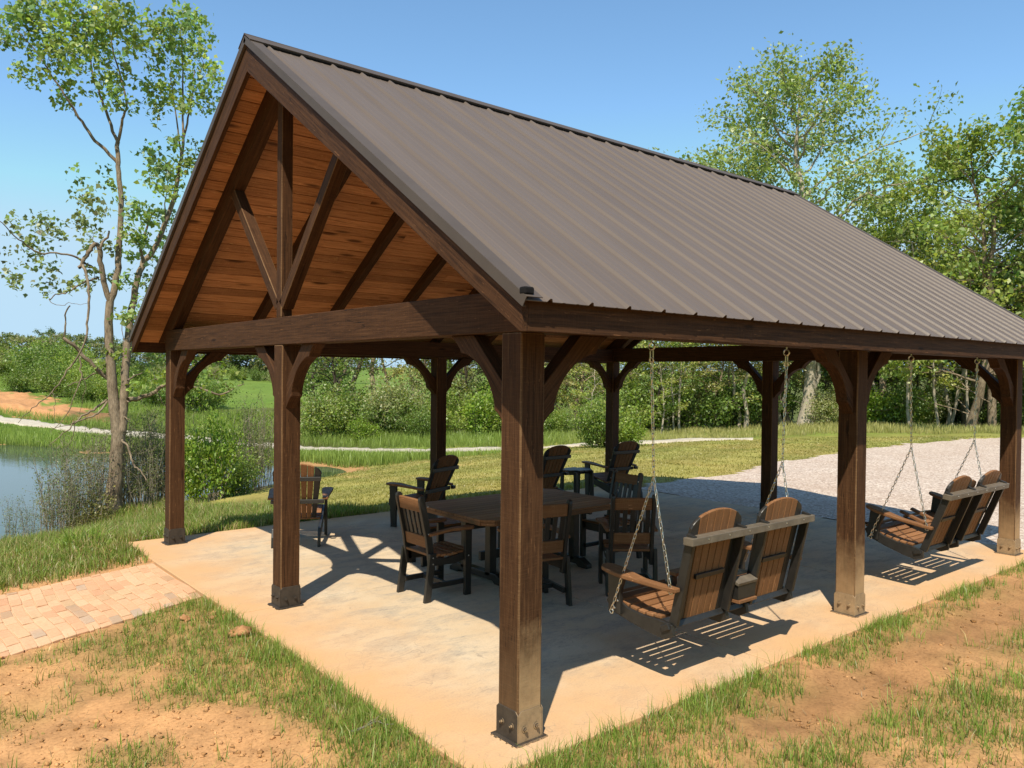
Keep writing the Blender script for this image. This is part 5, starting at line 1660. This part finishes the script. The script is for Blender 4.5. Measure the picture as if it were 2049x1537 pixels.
sv = [sapling(301, 12, 2.6, .7, 900, (.19, .21, .07)), sapling(302, 9, 2.1, .6, 650, (.18, .19, .09)), sapling(303, 14, 1.7, .8, 900, (.17, .21, .06))]
for i, (px, py, D, k_, s_) in enumerate([(120, 1080, 17.6, 1, .95), (150, 1072, 18.0, 0, .82), (92, 1092, 17.2, 2, .75), (185, 1062, 18.6, 0, .8), (262, 1045, 19.6, 0, .85), (285, 1030, 20.3, 1, 1.1), (305, 1022, 20.8, 0, .85), (325, 1010, 21.4, 0, .9), (350, 1005, 21.6, 2, 1.0), (60, 1108, 16.6, 2, .5), (20, 1112, 16.5, 2, .55), (205, 1048, 19.5, 1, .9), (130, 1090, 17.2, 2, .8), (515, 982, 23.0, 0, 1.05), (495, 985, 22.5, 1, 1.15), (535, 975, 23.6, 2, 1.2), (170, 1055, 18.9, 2, 1.15), (110, 1075, 17.9, 2, 1.0), (195, 1040, 20.0, 0, .9), (270, 1020, 20.8, 2, 1.3), (320, 1025, 20.4, 2, 1.1), (310, 1000, 21.8, 1, 1.2), (140, 1060, 18.6, 0, .85), (505, 970, 23.8, 0, 1.1), (480, 975, 23.2, 2, 1.3), (245, 1035, 20.2, 2, .9), (250, 1020, 20.6, 2, 1.35), (265, 1005, 21.6, 0, .95), (285, 1010, 21.2, 2, 1.4), (335, 1000, 21.8, 2, 1.3), (210, 1030, 20.4, 2, 1.2), (315, 990, 22.4, 0, 1.05), (230, 1010, 21.4, 0, .9), (300, 1040, 19.6, 2, .9)]):
    p = gpt(px, py, D)
    r = empty("willow_sapling", p, gs.uniform(0, 6.28), ["thin straggly willow sapling growing from the pond edge", "sparse brownish sapling growing from the pond edge", "low leafy sapling clump growing from the pond edge"][k_], "sapling", "saplings along the pond edge")
    r.scale = (s_, s_, s_)
    link("stems", sv[k_][0], r); link("foliage", sv[k_][1], r)
shw = make_shrub(206, 1.0, .62, 1500, .055, (.18, .19, .05), 14, col2=(.25, .22, .075))
for px, py, D, s_, lb in [(185, 1070, 18.2, .95, "olive leafy bush at the foot of the forked tree"), (160, 1082, 17.4, .6, "small olive bush left of the forked tree's foot"), (350, 1040, 17.0, .55, "small weedy bush left of the left corner post")]:
    plant_tree("shrub", shw, gpt(px, py, D), rnd.uniform(0, 6), s_, lb, "bush")

# ================================================================== GRASS (stuff)
def blades(name, x, y, h, wd, col, g, lean=.5, label=None, z=None):
    n = len(x)
    if z is None: z = H(x, y)
    a = g.uniform(0, 2 * math.pi, n); la = g.uniform(0, 2 * math.pi, n)
    ln = (g.uniform(.1, 1.0, n) ** 1.3 * lean)
    s_ = np.stack([np.cos(a), np.sin(a), np.zeros(n)], 1) * (wd / 2)[:, None]
    ld = np.stack([np.cos(la), np.sin(la), np.zeros(n)], 1) * (ln * h)[:, None]
    b = np.stack([x, y, z - .01], 1)
    m = b + ld * .35 + np.array([0, 0, 1.0]) * (h * .58)[:, None]
    t = b + ld + np.array([0, 0, 1.0]) * (h * np.sqrt(np.clip(1 - (ln * .8) ** 2, .15, 1)))[:, None]
    v = np.stack([b - s_, b + s_, m + s_ * .72, m - s_ * .72, t], 1).reshape(-1, 3)
    i = np.arange(n)[:, None] * 5
    f = [i + np.array([[0, 1, 2, 3]]), i + np.array([[3, 2, 4]])]
    cc = np.repeat(np.clip(col, .01, .6)[:, None, :], 5, 1); cc[:, :2] *= .75
    o = link(name, mesh_np(name, v, f, M['grass'], cc.reshape(-1, 3)))
    return tag(o, label, "grass", kind="stuff")


gg = np.random.default_rng(17)
GA, GB, GD = np.array([.175, .285, .040]), np.array([.265, .335, .065]), np.array([.42, .345, .15])


def gcol(n, dry=.12, bright=1.0):
    u = gg.uniform(0, 1, (n, 1)); c = GA * (1 - u) + GB * u
    d = gg.uniform(0, 1, n) < dry
    c[d] = GD * gg.uniform(.7, 1.2, (d.sum(), 1))
    return c * gg.uniform(.75, 1.2, (n, 1)) * bright


def polar(n, r0, r1, a0=-38, a1=38):
    r = np.exp(gg.uniform(math.log(r0), math.log(r1), n)); a = np.radians(fwd + gg.uniform(a0, a1, n))
    return CAM[0] + r * np.cos(a), CAM[1] + r * np.sin(a), r


def tufts(tx, ty, k_, spread):
    n = len(tx); s_ = np.repeat(np.arange(n), k_)
    return tx[s_] + gg.normal(0, 1, len(s_)) * spread, ty[s_] + gg.normal(0, 1, len(s_)) * spread, s_


def free(x, y, m=.0):
    return (sdist(x, y) > m) & (pdist(x, y) > .03 + m) & ~g_in(x, y)


# patchy lawn in front: tufts follow the bare / grassy map
x, y, r = polar(56000, 1.6, 12.0, -56, 46)
ok = free(x, y, .02) & (y < 4.75 + (x + .5) * .25) & (gg.uniform(0, 1, len(x)) < (1 - bare(x, y)) ** 2.0 + .012)
x, y, r = x[ok], y[ok], r[ok]
tx, ty, s_ = tufts(x, y, 9, .028)
k2 = free(tx, ty); tx, ty, s_ = tx[k2], ty[k2], s_[k2]
n = len(tx); tone = gg.uniform(.7, 1.2, len(x))
hh = (.02 + .10 * gg.uniform(0, 1, n) ** 1.6) * np.where(ty < -.3, 1.25, 1.0) * (gg.uniform(.6, 1.4, len(x))[s_]) * (1 + .5 * (tx[:] < -.3) * 0)
blades("lawn_grass", tx, ty, hh, gg.uniform(.0030, .0055, n) * (1 + .05 * r[s_]), gcol(n, .12) * tone[s_][:, None], gg, .75, "patchy young grass on bare clay in front of the slab")
# dead thatch lying flat, and crumbs of soil
x, y, r = polar(34000, 1.6, 11.0, -56, 46)
ok = free(x, y, .0) & (gg.uniform(0, 1, len(x)) < .15 + .35 * (1 - bare(x, y)))
x, y = x[ok], y[ok]; n = len(x)
blades("thatch", x, y, gg.uniform(.03, .09, n), gg.uniform(.003, .005, n), np.array([.34, .27, .14]) * gg.uniform(.5, 1.15, (n, 1)), gg, 3.0, "dry dead grass lying flat among the young grass", z=H(x, y) + .004 - .03 * 0)
x, y, r = polar(78000, 1.6, 10.0, -56, 46)
ok = (sdist(x, y) > .01) & (pdist(x, y) > .0) & (gg.uniform(0, 1, len(x)) < .15 + .85 * bare(x, y)) & (fbm(x * 2.3, y * 2.3, 99, 3) > .45)
x, y, r = x[ok], y[ok], r[ok]; n = len(x)
sz = (.003 + .019 * gg.uniform(0, 1, n) ** 7)[:, None]
b_ = np.stack([x, y, H(x, y)], 1)
dirs = np.array([[1, 0, .1], [0, 1, .1], [-1, 0, .1], [0, -1, .1], [0, 0, .9], [0, 0, -.5]])
v = np.stack([b_ + sz * (d * gg.uniform(.6, 1.4, (n, 1)) + gg.normal(0, .2, (n, 3))) for d in dirs], 1).reshape(-1, 3)
i_ = np.arange(n)[:, None] * 6
f_ = np.concatenate([i_ + np.array([t]) for t in ([0, 1, 4], [1, 2, 4], [2, 3, 4], [3, 0, 4], [1, 0, 5], [2, 1, 5], [3, 2, 5], [0, 3, 5])])
cc = ground_col(x, y, b_[:, 2]) * gg.uniform(.7, 1.3, (n, 1)) + gg.normal(0, .01, (n, 1))
tag(link("soil_crumbs", mesh_np("soil_crumbs", v, [f_], M['ground'], np.repeat(np.clip(cc, .03, .6), 6, 0))), "crumbs of dry clay on the bare soil", "soil", kind="stuff")
# taller fringe along the slab's two near edges
n0 = 1500
ex = gg.uniform(-.6, 9.5, n0); ey = slab_y0 - np.abs(gg.normal(.02, .12, n0))
keep = fbm(ex * 2.2, ex * 0 + 3, 91, 3) + gg.normal(0, .05, n0) > .54
ex, ey = ex[keep], ey[keep]
n1 = 800
fy = gg.uniform(-.4, 4.1, n1); fx = slab_x0 - np.abs(gg.normal(.02, .16, n1))
kf = fbm(fy * 1.9 + 7, fy * 0, 92, 3) + gg.normal(0, .06, n1) > .46
fx, fy = fx[kf], fy[kf]
px_, py_ = np.concatenate([ex, fx]), np.concatenate([ey, fy])
tx, ty, s_ = tufts(px_, py_, 7, .022); k2 = free(tx, ty, .0); tx, ty = tx[k2], ty[k2]; n = len(tx)
blades("edge_grass", tx, ty, (.03 + .13 * gg.uniform(0, 1, n) ** 1.5), gg.uniform(.0035, .006, n), gcol(n, .16), gg, .8, "longer grass fringe along the slab edges")
# bank between path and pond
x, y, r = polar(60000, 5.0, 24.0, 2, 42)
zz_ = H(x, y)
bk = free(x, y, .0) & (y > 4.75 + (x + .5) * .25) & (x < 3.2) & ((x < -.45) | (y > 7.3)) & (zz_ > ZW + .03) & (gg.uniform(0, 1, len(x)) < 1.02 - bare(x, y) * .9)
x, y, r = x[bk], y[bk], r[bk]
tx, ty, s_ = tufts(x, y, 5, .05); k2 = free(tx, ty); tx, ty, s_ = tx[k2], ty[k2], s_[k2]; n = len(tx)
big_ = 1 + 1.2 * sstep(11, 17, r[s_])
blades("bank_grass", tx, ty, gg.uniform(.05, .15, n) * big_, gg.uniform(.005, .009, n) * (1 + .05 * r[s_]), gcol(n, .38, .88), gg, .8, "rough grass on the bank above the pond")
# weeds with long arching leaves on the bank
wx, wy = [], []
for px, py in [(150, 1115), (165, 1120), (140, 1110), (180, 1112), (130, 1122), (158, 1108), (172, 1124), (196, 1108), (120, 1112)]:
    p = atz(px, py, -.3); wx.append(p[0]); wy.append(p[1])
tx, ty, s_ = tufts(np.array(wx), np.array(wy), 34, .09); n = len(tx)
blades("weed_clump", tx, ty, gg.uniform(.16, .34, n), gg.uniform(.010, .017, n), gcol(n, .10, 1.05), gg, 1.15, "clump of long arching weeds on the bank left of the slab")
# mown lawn beyond the slab: short blades thinning with distance
x, y, r = polar(95000, 12.0, 36.0, -34, 16)
zz_ = H(x, y)
lw = free(x, y, .0) & (y > 6.9 - 4 * (x > 9)) & (zz_ > ZW + .05) & (seg_dist(x, y, road_lo) > .25) & (gg.uniform(0, 1, len(x)) < 1 - .75 * bare(x, y))
x, y, r, zz_ = x[lw], y[lw], r[lw], zz_[lw]
n = len(x); nn = fbm(x * .8, y * .8, 61, 4)[:, None]; n2 = fbm(x * .12, y * .12, 63, 4)[:, None]
cl = (np.array([.38, .315, .105]) * (1 - nn) + np.array([.23, .26, .06]) * nn) + (n2 - .5) * np.array([.10, .05, .02])
edge_b = np.exp(-np.abs(y - 7.45) / .25) * (x > -.3) * (x < 8.7)
blades("mown_lawn", x, y, gg.uniform(.03, .07, n) * (1 + edge_b * 1.2), gg.uniform(.012, .022, n) * (r / 16), cl * gg.uniform(.8, 1.2, (n, 1)), gg, .9, "mown yellow green lawn between the slab and the drive", z=zz_)
# tall meadow grass: far bank of the pond, both sides of the drive, foot of the wood
x, y, r = polar(330000, 24.0, 78.0, -42, 42)
zz_ = H(x, y)
dl = seg_dist(x, y, road_lo); dh = seg_dist(x, y, road_hi)
cdir = np.degrees(np.arctan2(y - CAM[1], x - CAM[0])) - fwd
xr = x[:, None]
mid_road = (road_lo + road_hi) / 2
rr_ = np.hypot(mid_road[:, 0] - CAM[0], mid_road[:, 1] - CAM[1]); ra = np.degrees(np.arctan2(mid_road[:, 1] - CAM[1], mid_road[:, 0] - CAM[0])) - fwd
o_ = np.argsort(ra); road_r = np.interp(cdir, ra[o_], rr_[o_])
onroad = np.abs(r - road_r) < 2.35
fa = np.degrees(np.arctan2(farshore[:, 1] - CAM[1], farshore[:, 0] - CAM[0])) - fwd; fr_ = np.hypot(farshore[:, 0] - CAM[0], farshore[:, 1] - CAM[1]); fo = np.argsort(fa)
shore_r = np.interp(cdir, fa[fo], fr_[fo])
nearside = (r < road_r - 2.0) & (r > shore_r + 1.0) & (cdir > -1.5)
beyond = (r > road_r + 2.2) & (r < road_r + 7 + 12 * (cdir > 6)) & (cdir > -16.5)
foot = (cdir <= -9) & (r > 36 - .12 * np.abs(cdir + 9)) & (r < 45)
mdw = (nearside | beyond | foot) & ~onroad & ~g_in(x, y) & ~inpoly(x, y, mound)
mdw &= ~(nearside & (cdir > -1.5) & (cdir < 4) & (gg.uniform(0, 1, len(x)) < .45))
x, y, r, zz_, cd_ = x[mdw], y[mdw], r[mdw], zz_[mdw], cdir[mdw]
n = len(x); hgt = gg.uniform(.25, .62, n) * (.6 + .8 * fbm(x * .4, y * .4, 95, 3)) * (1 - .45 * (cd_ < -8))
rl_ = road_r[mdw] - r
hgt *= np.where(rl_ > 0, np.clip(.22 + (rl_ - 2.2) / 8.0, .22, 1.0), 1.0)
dry = sstep(0, -14, cd_)[:, None]
cm = (np.array([.23, .31, .065]) * (1 - dry) + np.array([.38, .36, .13]) * dry) * gg.uniform(.75, 1.25, (n, 1)) * (.8 + .4 * fbm(x * .25, y * .25, 96, 3)[:, None])
blades("meadow_grass", x, y, hgt, gg.uniform(.018, .034, n), cm, gg, .5, "tall meadow grass along the drive and the wood's edge", z=zz_)

# ------------------------------------------------------------------ small things lying about
def clod(px, py, r_, label, seed, z=-.06, sq=.6):
    g_ = np.random.default_rng(seed); p = atz(px, py, z)
    u, v = np.meshgrid(np.linspace(0, 2 * math.pi, 22)[:-1], np.linspace(.02, math.pi - .02, 12), indexing='ij')
    d = np.stack([np.cos(u) * np.sin(v), np.sin(u) * np.sin(v), np.cos(v)], -1).reshape(-1, 3)
    k_ = 1 + (fbm(d[:, 0] * 2.6 + seed, d[:, 1] * 2.6 + d[:, 2] * 2.7, seed, 5) - .5) * 1.5
    pts = d * k_[:, None] * np.array([r_ * 1.25, r_ * .9, r_ * sq])
    ii = np.arange(21 * 12).reshape(21, 12); jj = np.roll(ii, -1, 0)
    q = np.stack([ii[:, :-1], ii[:, 1:], jj[:, 1:], jj[:, :-1]], -1).reshape(-1, 4)
    o = link("dirt_clod", mesh_np("dirt_clod", pts, [q], M['clod']), loc=(p[0], p[1], H([p[0]], [p[1]])[0] + r_ * sq * .35))
    o.rotation_euler = (0, 0, g_.uniform(0, 6))
    tag(o, label, "dirt clod")


clod(484, 1281, .085, "large reddish dirt clod lying in the grass beside the slab", 1)
clod(372, 1250, .05, "small dirt clod in the grass near the brick path", 2)
clod(425, 1247, .035, "smallest dirt clod in the grass, nearer the slab", 3)
clod(1815, 1240, .035, "pale stone by the right slab edge, left of two", 4)
clod(1922, 1205, .028, "pale stone by the right slab edge, right of two", 5)
for i, (pts, lb) in enumerate([([(700, 1477), (735, 1470), (782, 1447)], "dead brown stick lying in the grass by the slab's front edge"), ([(272, 1084), (290, 1078), (306, 1066)], "short dead twig lying at the slab's left corner")]):
    P3 = np.array([atz(a, b, -.02) for a, b in pts]); P3[:, 2] = H(P3[:, 0], P3[:, 1]) + .02
    TT = Tubes(); w3 = wander(P3[0], P3[-1], 7, .05, gg); TT.add(w3, np.linspace(.009, .004, 7), 6)
    for q_ in range(4):
        TT.add(wander(w3[2 + q_ % 4], w3[2 + q_ % 4] + np.array([gg.normal(0, .06), gg.normal(0, .06), .03]), 3, .1, gg), [.004, .003, .002], 4)
    tag(link("stick", TT.mesh("stick", M['dead'])), lb, "stick")
